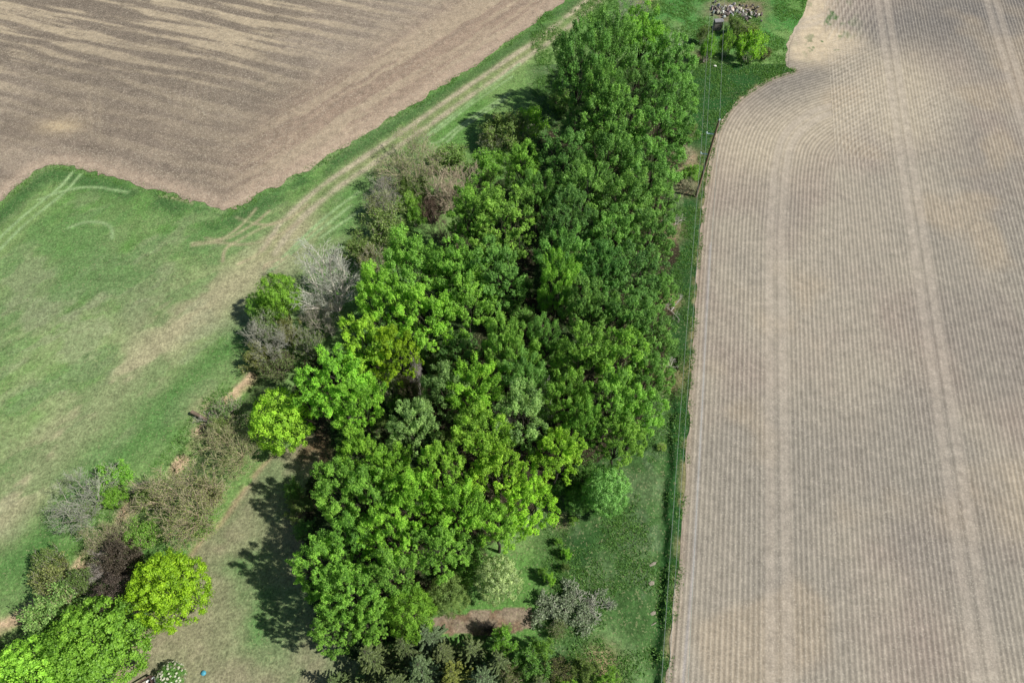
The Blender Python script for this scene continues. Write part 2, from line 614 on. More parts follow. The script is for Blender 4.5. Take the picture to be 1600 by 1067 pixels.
# ---- wide surrounding ground (outside the modelled part)
R_ = 2500.0
cor = [(-R_, -R_, R_, Y0), (-R_, Y1, R_, R_), (-R_, Y0, X0, Y1), (X1, Y0, R_, Y1)]
Vg, Fg, Cg = [], [], []
for (a, b, c, d) in cor:
    i = len(Vg)
    Vg += [(a, b, 0), (c, b, 0), (c, d, 0), (a, d, 0)]
    Fg.append((i, i + 1, i + 2, i + 3))
    Cg += [alb(120, 126, 92)] * 4
o = link('ground', mesh_np('ground', np.array(Vg), np.array(Fg), M['meadow'], col=np.array(Cg)))
o['kind'] = 'structure'

# ---- harrowed field, upper left
x, y, F = grid(X0, 34.0, 30.0, Y1, 0.27)
n2 = fbm(x, y, 5, 12, 4)
n3 = fbm(x, y, 1.3, 13, 3)
inL = inpoly(x + (n3 - .5) * 0.9, y + (vnoise(x * 1.7, y * 1.7, 77) - .5) * 1.1 + (vnoise(x * .5, y * .5, 78) - .5) * 0.9, LEFT_POLY)
dle = dpoly(x, y, LE)
SOIL, SOILD, STRAW = alb(148, 136, 122), alb(122, 112, 100), alb(182, 168, 143)
PINK = alb(160, 140, 122)
a1, a2 = at(60, 60), at(420, 140)
dv = np.array([a2[0] - a1[0], a2[1] - a1[1]])
dv /= np.linalg.norm(dv)
us, vs = x * dv[0] + y * dv[1], -x * dv[1] + y * dv[0]
wob = (fbm(x, y, 18, 14, 3) - .5) * 6
stk = fbm(us / 10.0, vs + wob * .25, 1.5, 15, 5, 0.62)
stk2 = fbm(us / 16.0, vs + wob * .25, 0.5, 16, 3, 0.6)
far = sstep(12, 36, dle)
col = np.repeat(SOIL[None], len(x), 0)
col = lerp(col, SOILD, sstep(0.46, 0.62, fbm(x, y, 22, 17, 4)) * 0.85)
per_ = 0.5 + 0.5 * np.cos(2 * math.pi * (vs + wob * .25) / 2.9 + 5 * (fbm(us / 6, vs, 3, 20, 2) - .5))
sv = 0.55 * stk + 0.27 * stk2 + 0.18 * (0.5 + (per_ - .5) * .8)
col = lerp(col, STRAW, sstep(0.44, 0.58, sv) * (0.22 + 0.72 * far))
col = lerp(col, SOILD, sstep(0.49, 0.38, sv) * (0.2 + 0.45 * far))
hd = fbm(dle + (n2 - .5) * 2.0, (x + y) / 30.0, 1.6, 18, 3)
vx, vy = at(345, 335)
head = (1 - sstep(8, 20, dle)) * (0.12 + 0.88 * sstep(vx - 6, vx + 10, x))
col = lerp(col, PINK, head * 0.85)
col = lerp(col, STRAW, head * sstep(0.5, 0.66, hd) * 0.6)
col = lerp(col, SOILD, head * sstep(0.48, 0.36, hd) * 0.35)
col = lerp(col, alb(184, 165, 144), np.exp(-((dle - 1.2) / 1.3) ** 2) * 0.7)
# fine arcs left by turning machines
qx, qy = at(470, 130)
rr = np.hypot(x - qx, (y - qy))
arc = np.exp(-((rr - 15) / 6) ** 2) * (0.5 + 0.5 * np.cos(rr * 2 * math.pi / 0.95)) * sstep(0.35, 0.6, fbm(x, y, 8, 19, 3))
col = lerp(col, STRAW, np.clip(arc * 0.16, 0, 1))
for P in ([(140, 130), (143, 215)], [(155, 150), (157, 220)], [(560, 20), (480, 130), (500, 170)], [(640, 60), (560, 130), (480, 190), (420, 260)]):
    d = dpoly(x, y, smooth_poly(G(P), 2))
    col = lerp(col, STRAW, np.exp(-(d / 0.25) ** 2) * 0.2)
qx, qy = at(95, 198)
col = lerp(col, alb(190, 172, 140), np.exp(-(((x - qx) / 3) ** 2 + ((y - qy) / 1.5) ** 2)) * 0.9)
z = -0.07 + (fbm(x, y, 9.0, 55, 3) - 0.5) * 0.35 + ((n3 - .5) * 0.10 + (stk2 - .5) * 0.14) * sstep(0.2, 2, dle) + 0.05 * sstep(0, 2, dle)
V, Fk, (Ck,) = keep_faces(np.stack([x, y, z + 0.12], 1), F, inL, [col])
V = smooth_rim(V, Fk)
o = link('ploughed_field', mesh_np('ploughed_field', V, Fk, M['plough'], col=Ck, smooth=True))
o['kind'] = 'structure'

# ---- planted field on the right, real ridges along the rows
ROW = 18.3 / 36
ua = RE[:40] @ row_n
edge_u = float((G([(1083, 500)])[0]) @ row_n)
du = ROW / 6.0
bx, by = at(1306, 262)
u_split = float(np.array([bx, by]) @ row_n) + 20.0
s_line = float(np.array([bx, by]) @ row_dir)


def block(U, Sx, base):
    a, b = np.meshgrid(U, Sx)
    idx = np.arange(a.size).reshape(a.shape) + base
    f = np.stack([idx[:-1, :-1], idx[:-1, 1:], idx[1:, 1:], idx[1:, :-1]], -1).reshape(-1, 4)
    return a.ravel(), b.ravel(), f


U1 = np.arange(edge_u - 6, u_split + du, du)
S1 = np.concatenate([np.arange(-30, s_line - 14, 0.6), np.arange(s_line - 14, s_line + 30, 0.125), np.arange(s_line + 30, 150, 0.6)])
uA, sA, fA = block(U1, S1, 0)
uB, sB, fB = block(np.arange(U1[-1], 108, du), np.arange(-30, 150, 0.6), len(uA))
uu, ss, F = np.concatenate([uA, uB]), np.concatenate([sA, sB]), np.concatenate([fA, fB])
x = uu * row_n[0] + ss * row_dir[0]
y = uu * row_n[1] + ss * row_dir[1]
n2 = fbm(x, y, 5, 22, 4)
n3 = fbm(x, y, 1.2, 23, 3)
inR = inpoly(x + (n3 - .5) * 0.8, y + (n2 - .5) * 0.8, RIGHT_POLY) & (x < X1 + .6) & (y < Y1 + .6) & (y > Y0 - .6)
core = inR.copy()
rd = dpoly(x, y, RH)
ub = float(G([(1213, 534)])[0] @ row_n)
# line where the curved headland rows meet the straight ones
ax, ay = at(1292, 120)
bx, by = at(1306, 262)
uL = (uu - (np.array([bx, by]) @ row_n))
left = (uL < 0)
wav = (fbm(ss / 14.0, uu * 0 + 3.3, 1.5, 24, 2) - .5) * 0.2
r_str = uu - edge_u
r_head = rd + 0.0
sL = np.array([bx, by]) @ row_dir
headz = left & (ss > sL - 35)
bl = sstep(sL - 35, sL - 8, ss)
r = np.where(left, r_str * (1 - bl) + r_head * bl, r_str)
ridge = (0.5 + 0.5 * np.cos(2 * math.pi * r / ROW)) ** 1.3
grit = np.random.default_rng(15).random(len(x))
cross = np.where(~left, np.exp(-((uL - 3) / 6) ** 2) * sstep(sL - 6, sL + 8, ss), 0)
cross = np.maximum(cross, np.where(~left, np.exp(-((uL - 14.5) / 3) ** 2) * np.exp(-((ss - (np.array(at(1430, 165)) @ row_dir)) / 6) ** 2) * .8, 0))
ridge2 = 0.5 + 0.5 * np.cos(2 * math.pi * (rd * 0.9 + ss * .25) / ROW)
rowid = np.floor(r / ROW + 0.5)
rv = np.random.default_rng(5).random(4000)[(rowid.astype(int) + 1000) % 4000]
PER = 18.3
q = (uu - ub + PER / 2) % PER - PER / 2
band = np.exp(-((np.abs(q) - 0.75) / 0.62) ** 4)
band = np.where(left & (ss > sL - 20), np.exp(-((np.abs(rd - (ub - edge_u)) - .75) / .62) ** 4), band)
B1, B2, B3 = alb(154, 142, 131), alb(146, 134, 122), alb(166, 158, 143)
col = lerp(np.repeat(B1[None], len(x), 0), B3, sstep(.40, .62, fbm(x, y, 20, 25, 4)))
col = lerp(col, alb(136, 132, 124), sstep(.44, .66, fbm(x / 1.0, y / 1.4, 20, 26, 4)) * 0.6)
# damp grey ground across the top and pale crest below it
ga = fbm(x, y, 9, 28, 3)
dmp = G([(1240, 140), (1300, 110), (1340, 70), (1420, 40), (1520, 20), (1650, 5)])
dd = dpoly(x, y, smooth_poly(dmp, 1))
col = lerp(col, alb(116, 113, 110), np.clip(np.exp(-((dd) / (4.5 + 7 * ga)) ** 2) * 1.0, 0, 1))
crest = G([(1180, 230), (1260, 200), (1350, 150), (1420, 110), (1400, 190)])
dc = dpoly(x, y, smooth_poly(crest, 1))
col = lerp(col, alb(196, 184, 160), np.exp(-(dc / (5.5 + 4 * ga)) ** 2) * 0.75)
col = lerp(col, alb(176, 160, 136), sstep(0.6, 0.75, fbm(x, y, 12, 29, 3)) * 0.5)
bare = G([(1270, -30), (1270, 40), (1262, 80), (1300, 60)])
db = dpoly(x, y, bare)
bf = np.exp(-(db / (2.6 + 2.6 * ga)) ** 2)
col = lerp(col, alb(206, 190, 162), np.clip(bf * 1.1 * (.55 + .9 * n3), 0, 1))
weed = sstep(0.60, 0.68, fbm(x, y, 1.8, 30, 4)) * np.exp(-(dpoly(x, y, G([(1290, -10), (1300, 30), (1290, 76)])) / 3.2) ** 2)
col = lerp(col, alb(84, 116, 66), np.clip(weed, 0, 1))
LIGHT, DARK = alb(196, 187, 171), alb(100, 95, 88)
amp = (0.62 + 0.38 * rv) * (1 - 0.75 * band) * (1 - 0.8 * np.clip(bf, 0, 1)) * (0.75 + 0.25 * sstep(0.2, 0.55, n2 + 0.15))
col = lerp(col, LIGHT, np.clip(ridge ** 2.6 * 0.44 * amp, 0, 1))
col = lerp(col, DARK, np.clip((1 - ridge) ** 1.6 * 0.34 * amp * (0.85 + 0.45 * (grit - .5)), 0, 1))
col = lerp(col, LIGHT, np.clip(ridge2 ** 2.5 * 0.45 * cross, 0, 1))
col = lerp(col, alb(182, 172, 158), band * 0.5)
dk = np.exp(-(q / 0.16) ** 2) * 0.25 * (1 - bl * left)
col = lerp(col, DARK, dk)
col = lerp(col, alb(178, 160, 138), np.exp(-(dpoly(x, y, RE) / 0.8) ** 2) * 0.5)
tl = RE + row_n * 1.5
col = lerp(col, alb(176, 172, 172), np.exp(-(dpoly(x, y, tl[:30]) / 0.14) ** 2) * 0.6)
dedge = dpoly(x, y, np.concatenate([RE, RF]))
z = 0.07 + (fbm(x, y, 9.0, 55, 3) - 0.5) * (0.04 + 0.31 * (1 - sstep(0.5, 6, dedge))) + ridge * 0.04 * (1 - .7 * band) * (1 - np.clip(bf, 0, .9)) + (n3 - .5) * 0.008 + ridge2 * .03 * cross
z = np.where(inpoly(x, y, RIGHT_POLY) & (dpoly(x, y, np.concatenate([RE, RF])) > 0.5), z, z - 0.05)
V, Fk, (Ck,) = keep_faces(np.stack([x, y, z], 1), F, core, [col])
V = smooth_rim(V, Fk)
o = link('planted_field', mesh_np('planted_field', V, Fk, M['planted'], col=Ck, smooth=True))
o['kind'] = 'structure'

# ------------------------------------------------------------------ plant geometry
def unit(v):
    return v / (np.linalg.norm(v, axis=-1, keepdims=True) + 1e-9)


def cards(P, N, size, asp, rs, droop=0.18):
    """One folded diamond per leaf clump. Returns V, F, v."""
    n = len(P)
    N = unit(N)
    T = unit(np.cross(N, unit(rs.normal(size=(n, 3)))))
    B = np.cross(N, T)
    L = (size * (0.7 + 0.6 * rs.random(n)))[:, None]
    W = L * asp
    base = P - T * L * .5
    tip = P + T * L * .5 - N * L * droop
    a = P + B * W * .5 + N * L * 0.12 + T * L * 0.05
    b = P - B * W * .5 + N * L * 0.12 - T * L * 0.05
    V = np.stack([base, a, tip, b], 1).reshape(-1, 3)
    F = np.arange(n * 4).reshape(n, 4)
    return V, F


def tubes(lines, sides=4):
    """lines: list of (points (k,3), radii (k,)). One mesh of tapered tubes."""
    Vs, Fs = [], []
    base = 0
    for P, R in lines:
        P = np.asarray(P, float)
        R = np.asarray(R, float)
        k = len(P)
        t = unit(np.gradient(P, axis=0))
        ref = np.array([0.0, 0, 1]) if abs(t[0][2]) < 0.8 else np.array([1.0, 0, 0])
        n = unit(np.cross(t, ref))
        b = np.cross(t, n)
        an = np.arange(sides) * 2 * math.pi / sides
        ring = P[:, None, :] + R[:, None, None] * (np.cos(an)[None, :, None] * n[:, None, :] + np.sin(an)[None, :, None] * b[:, None, :])
        Vs.append(ring.reshape(-1, 3))
        i = np.arange(k - 1)[:, None] * sides + np.arange(sides)[None]
        j = np.arange(k - 1)[:, None] * sides + (np.arange(sides)[None] + 1) % sides
        Fs.append(np.stack([i, j, j + sides, i + sides], -1).reshape(-1, 4) + base)
        base += k * sides
    return np.concatenate(Vs), np.concatenate(Fs)


def bend(p, q, rs, k=4, wob=0.08, rise=0.0):
    t = np.linspace(0, 1, k)[:, None]
    L = np.linalg.norm(q - p)
    P = p + (q - p) * t
    w = rs.normal(size=(k, 3)) * L * wob
    w[0] = 0
    w[-1] = 0
    P = P + w
    P[:, 2] += rise * L * (t[:, 0] ** 2 - t[:, 0])
    return P


def make_maple(seed, R=4.0, H=15.0, nl=34, lobe=0.26, per=300, leaf=0.235, open_=0.0, base=0.30, flat=0.95, tall=1.0):
    """Broadleaf tree: trunk with forking limbs, crown of leafy plumes with gaps between."""
    rs = np.random.default_rng(seed)
    zc = H * (base + 1) / 2 * 1.0
    hz = H * (1 - base) / 2
    lob = []
    tries = 0
    aw = rs.random(8) * 0.45 + 0.78
    while len(lob) < nl and tries < 6000:
        tries += 1
        d = unit(rs.normal(size=3))
        if d[2] < -0.55:
            continue
        ang = (math.atan2(d[1], d[0]) / (2 * math.pi) * 8) % 8
        k0 = int(ang)
        rad = aw[k0] * (1 - (ang - k0)) + aw[(k0 + 1) % 8] * (ang - k0)
        s = 0.62 + 0.38 * rs.random() if len(lob) > nl * 0.22 else 0.3 + 0.3 * rs.random()
        c = np.array([d[0] * R * rad * s, d[1] * R * rad * s, zc + d[2] * hz * s * (0.85 + .3 * rs.random()) * flat])
        lr = R * lobe * (0.7 + 0.6 * rs.random())
        if all(np.linalg.norm((c - c2) / np.array([1, 1, 1.4])) > (lr + r2) * 0.70 for c2, r2 in lob):
            lob.append((c, lr))
    P, N, v = [], [], []
    for c, lr in lob:
        n = max(30, int(2.6 * per * (lr / (R * lobe)) ** 2 * (1 - open_ * rs.random())))
        ax = unit(np.array([c[0] * 0.5, c[1] * 0.5, abs(c[2] - zc) * .5 + 1.6]))
        # sub-plumes: several little shoots in each lobe
        ns = 15
        sd = unit(rs.normal(size=(ns, 3)) + ax * 0.7)
        sc_ = c + sd * lr * (0.5 + 0.42 * rs.random((ns, 1)))
        k = rs.integers(0, ns, n)
        w = unit(rs.normal(size=(n, 3)) + np.array([0, 0, .25]))
        rr = rs.random((n, 1)) ** 0.5
        p = sc_[k] + w * rr * lr * 0.32 + ax * (rs.random((n, 1)) - .30) * lr * 0.75 * tall
        P.append(p)
        N.append(w * 0.6 + unit(p - c) * 0.4 + np.array([0, 0, 0.5]) + rs.normal(size=(n, 3)) * 0.52)
        lv = rs.random() * 0.5
        v.append(np.clip(0.33 + lv * .9 - .15 + rs.normal(size=n) * 0.2, 0, 1))
    P = np.concatenate(P)
    N = np.concatenate(N)
    v = np.repeat(np.concatenate(v), 4)
    V, F = cards(P, N, np.full(len(P), leaf), 0.62, rs)
    crown = mesh_np('crown', V, F, M['leaf'], {'v': v})
    lines = []
    fork = np.array([rs.normal() * .2, rs.normal() * .2, H * (base + 0.10)])
    tr = H * 0.017
    lines.append((bend(np.array([0, 0, -0.3]), fork, rs, 5, 0.02), np.linspace(tr * 1.25, tr * 0.7, 5)))
    lines.append((bend(fork, np.array([0, 0, H * 0.86]), rs, 5, 0.05), np.linspace(tr * 0.7, tr * 0.12, 5)))
    mains = []
    for k in range(6):
        a = k * math.pi / 3 + rs.random()
        e = np.array([math.cos(a) * R * .5, math.sin(a) * R * .5, H * (base + .28 + .2 * rs.random())])
        s0 = fork * (0.8 + .2 * rs.random())
        Ln = bend(s0, e, rs, 5, 0.05)
        mains.append(Ln)
        lines.append((Ln, np.linspace(tr * 0.5, tr * 0.2, 5)))
    for c, lr in lob:
        m = min(mains, key=lambda L: np.linalg.norm(L[-1][:2] - c[:2]) + rs.random())
        s0 = m[rs.integers(2, 5)]
        lines.append((bend(s0, c + np.array([0, 0, lr * .5]), rs, 4, 0.06), np.linspace(tr * 0.14, tr * 0.04, 4)))
    V, F = tubes(lines, 5)
    trunk = mesh_np('trunk', V, F, M['bark'], smooth=True)
    return trunk, crown


def make_round(seed, R=3.6, H=8.0, n=9000, leaf=0.26, base=0.12, lump=0.16, nl=70, stemmy=False):
    """Dense smooth crown: leaves in many small lumps on one shell."""
    rs = np.random.default_rng(seed)
    zc = H * (base + 1) / 2
    hz = H * (1 - base) / 2
    d = unit(rs.normal(size=(nl, 3)))
    d[:, 2] = np.where(d[:, 2] < -0.6, -d[:, 2], d[:, 2])
    k = rs.integers(0, nl, n)
    rad = 0.80 + 0.15 * rs.random(nl)
    cen = d * rad[:, None]
    w = unit(rs.normal(size=(n, 3)))
    lr = lump * (0.7 + .7 * rs.random(nl))
    p = cen[k] + w * (rs.random((n, 1)) ** 0.6) * lr[k][:, None]
    inner = rs.random(n) < 0.30
    p[inner] = unit(rs.normal(size=(inner.sum(), 3))) * (0.35 + 0.42 * rs.random((inner.sum(), 1)))
    N = unit(p) * 0.7 + w * 0.6 + np.array([0, 0, .4]) + rs.normal(size=(n, 3)) * 0.55
    P = np.stack([p[:, 0] * R, p[:, 1] * R, zc + p[:, 2] * hz], 1)
    P[:, 2] = np.maximum(P[:, 2], 0.15)
    v = np.repeat(np.clip(0.3 + .4 * rs.random(nl)[k] + rs.normal(size=n) * .14, 0, 1), 4)
    V, F = cards(P, N, np.full(n, leaf), 0.62, rs)
    crown = mesh_np('crown', V, F, M['leaf'], {'v': v})
    lines = []
    tr = H * 0.018
    lines.append((bend(np.array([0, 0, -.3]), np.array([0, 0, H * .8]), rs, 5, 0.02), np.linspace(tr * 1.3, tr * .2, 5)))
    for q in range(16):
        e = cen[q] * np.array([R, R, hz]) * 0.9 + np.array([0, 0, zc])
        s0 = np.array([0, 0, max(0.3, e[2] * .45)])
        lines.append((bend(s0, e, rs, 4, .05), np.linspace(tr * .5, tr * .1, 4)))
    V, F = tubes(lines, 5)
    trunk = mesh_np('trunk', V, F, M['bark'], smooth=True)
    return trunk, crown


def grow(rs, p, d, L, r, lvl, lines, up=0.15, nb=(7, 6, 5, 4), spread=0.65, tips=None, shrink=0.52):
    """Recursive twigs."""
    k = 4
    P = [p]
    dd = d
    for i in range(k - 1):
        dd = unit(dd + rs.normal(size=3) * 0.075 + np.array([0, 0, up * 0.3]))
        P.append(P[-1] + dd * L / (k - 1))
    P = np.array(P)
    lines[lvl].append((P, np.linspace(r, r * 0.45, k)))
    if tips is not None and lvl >= len(nb) - 1:
        tips.append(P[1:])
    if lvl >= len(nb):
        return
    for j in range(nb[lvl]):
        t = 0.25 + 0.75 * (j + rs.random()) / nb[lvl]
        q = P[0] * (1 - t) + P[-1] * t if k == 2 else P[min(k - 1, int(t * (k - 1)))] + (P[min(k - 1, int(t * (k - 1)) + 1)] - P[min(k - 1, int(t * (k - 1)))]) * (t * (k - 1) % 1)
        side = unit(np.cross(dd, rs.normal(size=3)))
        nd_ = unit(dd * (1 - spread) + side * spread + np.array([0, 0, up]))
        grow(rs, q, nd_, L * shrink * (0.75 + .5 * rs.random()) * (1.15 - .45 * t), r * 0.42, lvl + 1, lines, up, nb, spread, tips, shrink)


def make_bare(seed, R=4.0, H=9.0, stems=5, nb=(6, 6, 5), leafn=0, leaf=0.2, thick=1.0, up=0.16):
    """Leafless or barely leafing tree: several limbs, twigs in a fan."""
    rs = np.random.default_rng(seed)
    lines = [[], [], [], [], []]
    tips = []
    for k in range(stems):
        a = k * 2 * math.pi / stems + rs.random() * .8
        tilt = 0.30 + 0.55 * rs.random()
        d = unit(np.array([math.cos(a) * tilt * R / 4, math.sin(a) * tilt * R / 4, 1.0 * H / 9]))
        grow(rs, np.array([math.cos(a) * .15, math.sin(a) * .15, 0.0]), d, H * 0.66 * (.8 + .35 * rs.random()), 0.11 * thick, 0, lines, up, nb, 0.52, tips, 0.55)
    V, F = tubes(lines[0] + lines[1], 5)
    ex = np.abs(V[:, :2]).max()
    trunk = mesh_np('trunk', V, F, M['bark'], smooth=True)
    V2, F2 = tubes([(p, np.maximum(r, 0.013)) for l in lines[2:] for p, r in l], 3)
    twig = mesh_np('twigs', V2, F2, M['bark'])
    crown = None
    if leafn:
        T = np.concatenate(tips)
        k = rs.integers(0, len(T), leafn)
        P = T[k] + rs.normal(size=(leafn, 3)) * 0.14
        N = rs.normal(size=(leafn, 3)) * .6 + np.array([0, 0, .8])
        v = np.repeat(np.clip(.5 + rs.normal(size=leafn) * .2, 0, 1), 4)
        V3, F3 = cards(P, N, np.full(leafn, leaf), 0.6, rs)
        crown = mesh_np('crown', V3, F3, M['leaf'], {'v': v})
    return trunk, twig, crown


def make_shrub(seed, R=2.5, H=3.0, stems=26, leafn=3500, leaf=0.2, twigk=7):
    """Many arching stems from the base with fine leaf."""
    rs = np.random.default_rng(seed)
    lines = []
    pts = []
    for k in range(stems):
        a = rs.random() * 2 * math.pi
        rr = math.sqrt(rs.random()) * R
        b = np.array([math.cos(a) * rr * .3, math.sin(a) * rr * .3, 0])
        e = np.array([math.cos(a) * rr, math.sin(a) * rr, H * (1.0 - 0.45 * (rr / R) ** 2) * (.75 + .3 * rs.random())])
        P = bend(b, e, rs, 5, 0.05, 0.0)
        P[:, 2] += np.sin(np.linspace(0, math.pi, 5)) * H * 0.12
        lines.append((P, np.linspace(0.05, 0.02, 5)))
        for j in range(twigk):
            t = 0.35 + .65 * rs.random()
            i = min(3, int(t * 4))
            q = P[i] + (P[i + 1] - P[i]) * (t * 4 - i)
            d = unit(unit(P[-1] - P[0]) + rs.normal(size=3) * 0.65 + np.array([0, 0, .25]))
            L = R * 0.32 * (.6 + .8 * rs.random())
            W = bend(q, q + d * L, rs, 3, .06)
            lines.append((W, np.array([.026, .02, .013])))
            pts.append(W[1:])
            for m in range(2):
                d2 = unit(d + rs.normal(size=3) * .7)
                W2 = bend(W[1], W[1] + d2 * L * .6, rs, 3, .05)
                lines.append((W2, np.array([.02, .016, .012])))
                pts.append(W2[1:])
    V, F = tubes(lines, 3)
    br = mesh_np('branches', V, F, M['bark'])
    crown = None
    if leafn:
        T = np.concatenate(pts)
        k = rs.integers(0, len(T), leafn)
        P = T[k] + rs.normal(size=(leafn, 3)) * leaf * 0.7
        P[:, 2] = np.maximum(P[:, 2], .05)
        N = rs.normal(size=(leafn, 3)) * .5 + np.array([0, 0, .8])
        v = np.repeat(np.clip(.5 + rs.normal(size=leafn) * .2, 0, 1), 4)
        V3, F3 = cards(P, N, np.full(leafn, leaf), 0.55, rs)
        crown = mesh_np('crown', V3, F3, M['leaf'], {'v': v})
    return br, crown


def make_spruce(seed, R=2.6, H=9.0, whorl=17, per=8):
    """Conifer: whorls of drooping boughs set with needle sprays."""
    rs = np.random.default_rng(seed)
    lines = [(np.array([[0, 0, -.2], [0, 0, H * .5], [0, 0, H * .97]]), np.array([.16, .1, .02]))]
    Vs, Fs, vs_ = [], [], []
    base = 0
    for w in range(whorl):
        f = (w + .5) / whorl
        z0 = H * (0.06 + 0.92 * f)
        L0 = R * (1 - f) ** 0.85 + 0.25
        nbg = max(5, int(per * (1.15 - .4 * f)))
        off = rs.random() * 6.28
        for b in range(nbg):
            a = off + b * 2 * math.pi / nbg + rs.normal() * .14
            L = L0 * (.78 + .4 * rs.random())
            e = np.array([math.cos(a) * L, math.sin(a) * L, z0 + L * (0.25 * f - 0.16 + .08 * rs.normal())])
            P = bend(np.array([0, 0, z0]), e, rs, 5, .03, 0.25)
            lines.append((P, np.linspace(.035, .012, 5)))
            n = max(8, int(L * 17))
            t = np.sqrt(np.linspace(.03, 1, n))
            i = np.minimum(3, (t * 4).astype(int))
            q = P[i] + (P[i + 1] - P[i]) * (t * 4 - i)[:, None]
            dr = unit(P[-1] - P[0])
            sd = unit(np.cross(dr, [0, 0, 1]))
            for s in (-1, 1):
                ln = (0.16 + .30 * (1 - t) * min(1, L / 1.6) + .05 * rs.random(n))[:, None]
                d = unit(dr[None] * 0.75 + sd[None] * s * 0.7 + rs.normal(size=(n, 3)) * .2)
                wd = 0.055 + 0.02 * rs.random((n, 1))
                up = np.array([0, 0, 1.0])
                bb = unit(np.cross(d, up + rs.normal(size=(n, 3)) * .4))
                quad = np.stack([q, q + d * ln * .45 + bb * wd, q + d * ln - up * .05, q + d * ln * .45 - bb * wd], 1)
                Vs.append(quad.reshape(-1, 3))
                Fs.append(np.arange(n * 4).reshape(n, 4) + base)
                base += n * 4
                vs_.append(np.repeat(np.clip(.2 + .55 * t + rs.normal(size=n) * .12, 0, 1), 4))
    crown = mesh_np('crown', np.concatenate(Vs), np.concatenate(Fs), M['needle'], {'v': np.concatenate(vs_)})
    V, F = tubes(lines, 4)
    trunk = mesh_np('trunk', V, F, M['bark'])
    return trunk, crown


MAPLE_R, MAPLE_H = 4.55, 15.0
maples = [make_maple(100 + k, nl=(62, 46, 76, 56, 40, 66, 50)[k], lobe=(.19, .23, .165, .20, .235, .185, .215)[k], per=(175, 230, 150, 195, 240, 170, 215)[k], leaf=(.175, .19, .155, .17, .195, .165, .18)[k], tall=(1.0, 1.5, .7, 1.1, 1.4, .9, 1.3)[k], open_=(.1, .3, .1, .2, .4, .1, .25)[k]) for k in range(7)]
rounds = [make_round(200, 3.6, 8.0, 22000, 0.165, .10, .10, 190), make_round(201, 3.6, 8.0, 16000, 0.17, .10, .11, 130), make_round(202, 3.6, 8.0, 15000, 0.155, .05, .13, 120)]
bares = [make_bare(300, stems=6, nb=(7, 7, 6), thick=.85), make_bare(301, stems=6, nb=(7, 7, 6), leafn=900, leaf=.15, thick=.8), make_bare(302, stems=9, nb=(7, 7, 5), leafn=4200, leaf=.15, thick=.7), make_bare(303, stems=7, nb=(8, 7, 6), thick=1.15)]
shrubs = [make_shrub(400, leafn=6500, leaf=.17), make_shrub(401, stems=34, leafn=3000, leaf=.15, twigk=9), make_shrub(402, stems=22, leafn=8500, leaf=.17), make_shrub(403, stems=40, leafn=0, twigk=9)]
spruces = [make_spruce(500, whorl=11, per=8), make_spruce(501, whorl=10, per=8), make_spruce(502, whorl=13, per=7)]

COL = {
    'mid': (0.200, 0.410, 0.084), 'dark': (0.162, 0.348, 0.078), 'fresh': (0.252, 0.495, 0.076), 'bright': (0.310, 0.595, 0.068), 'yellow': (0.355, 0.625, 0.058),
    'lime': (0.290, 0.500, 0.028), 'leafgreen': (0.220, 0.430, 0.050), 'pale': (0.430, 0.560, 0.240), 'sage': (0.300, 0.470, 0.145), 'emerald': (0.205, 0.430, 0.100),
    'olive': (0.245, 0.310, 0.098), 'moss': (0.205, 0.315, 0.082), 'purple': (0.128, 0.103, 0.082), 'tan': (0.40, 0.34, 0.22), 'bluegreen': (0.088, 0.135, 0.058), 'spruce': (0.085, 0.120, 0.040), 'goldspruce': (0.145, 0.195, 0.036)}
BARK, GREYB, TANB, BROWNB, PALEB = (0.055, 0.050, 0.038), (0.35, 0.335, 0.27), (0.40, 0.36, 0.24), (0.16, 0.125, 0.095), (0.48, 0.465, 0.42)


def jit(c, s=0.10):
    k = 1 + random.uniform(-s, s)
    return tuple(max(0.004, v * k * (1 + random.uniform(-s, s) * .6)) for v in c)


def spot(px, py, h, frac):
    x, y = at(px, py, h * frac)
    return float(x), float(y)


def plant(kind, name, label, cat, px, py, rpx, h, color, group=None, bark=BARK, twig=GREYB, frac=0.66, stretch=1.0):
    """One plant: an Empty at its foot, with trunk/branches, twigs and crown as its parts."""
    fam, i = kind
    px_, py_ = px, py
    X, Y = spot(px_, py_, h, frac)
    r = rpx * ptm(px, py, h * frac)
    zb = gz1(X, Y)
    if fam == 'maple':
        R0, H0 = MAPLE_R, MAPLE_H
    elif fam == 'round':
        R0, H0 = 3.6, 8.0
    elif fam == 'bare':
        R0, H0 = 4.4, 8.5
    elif fam == 'shrub':
        R0, H0 = 2.7, 3.0
    else:
        R0, H0 = 2.7, 9.0
    s = r / R0
    t = thing(name, label, cat, (X, Y, zb - 0.03), group, random.uniform(0, 6.28), (s * stretch, s, h / H0))
    if fam == 'maple':
        link('trunk', maples[i][0], t, jit(bark)); link('crown', maples[i][1], t, color)
    elif fam == 'round':
        link('trunk', rounds[i][0], t, jit(bark)); link('crown', rounds[i][1], t, color)
    elif fam == 'bare':
        b = bares[i]
        link('trunk', b[0], t, jit(twig)); link('twigs', b[1], t, jit(twig))
        if b[2]: link('crown', b[2], t, color)
    elif fam == 'shrub':
        b = shrubs[i]
        link('branches', b[0], t, jit(twig))
        if b[1]: link('crown', b[1], t, color)
    else:
        b = spruces[i]
        link('trunk', b[0], t, jit(bark)); link('crown', b[1], t, color)
    return t


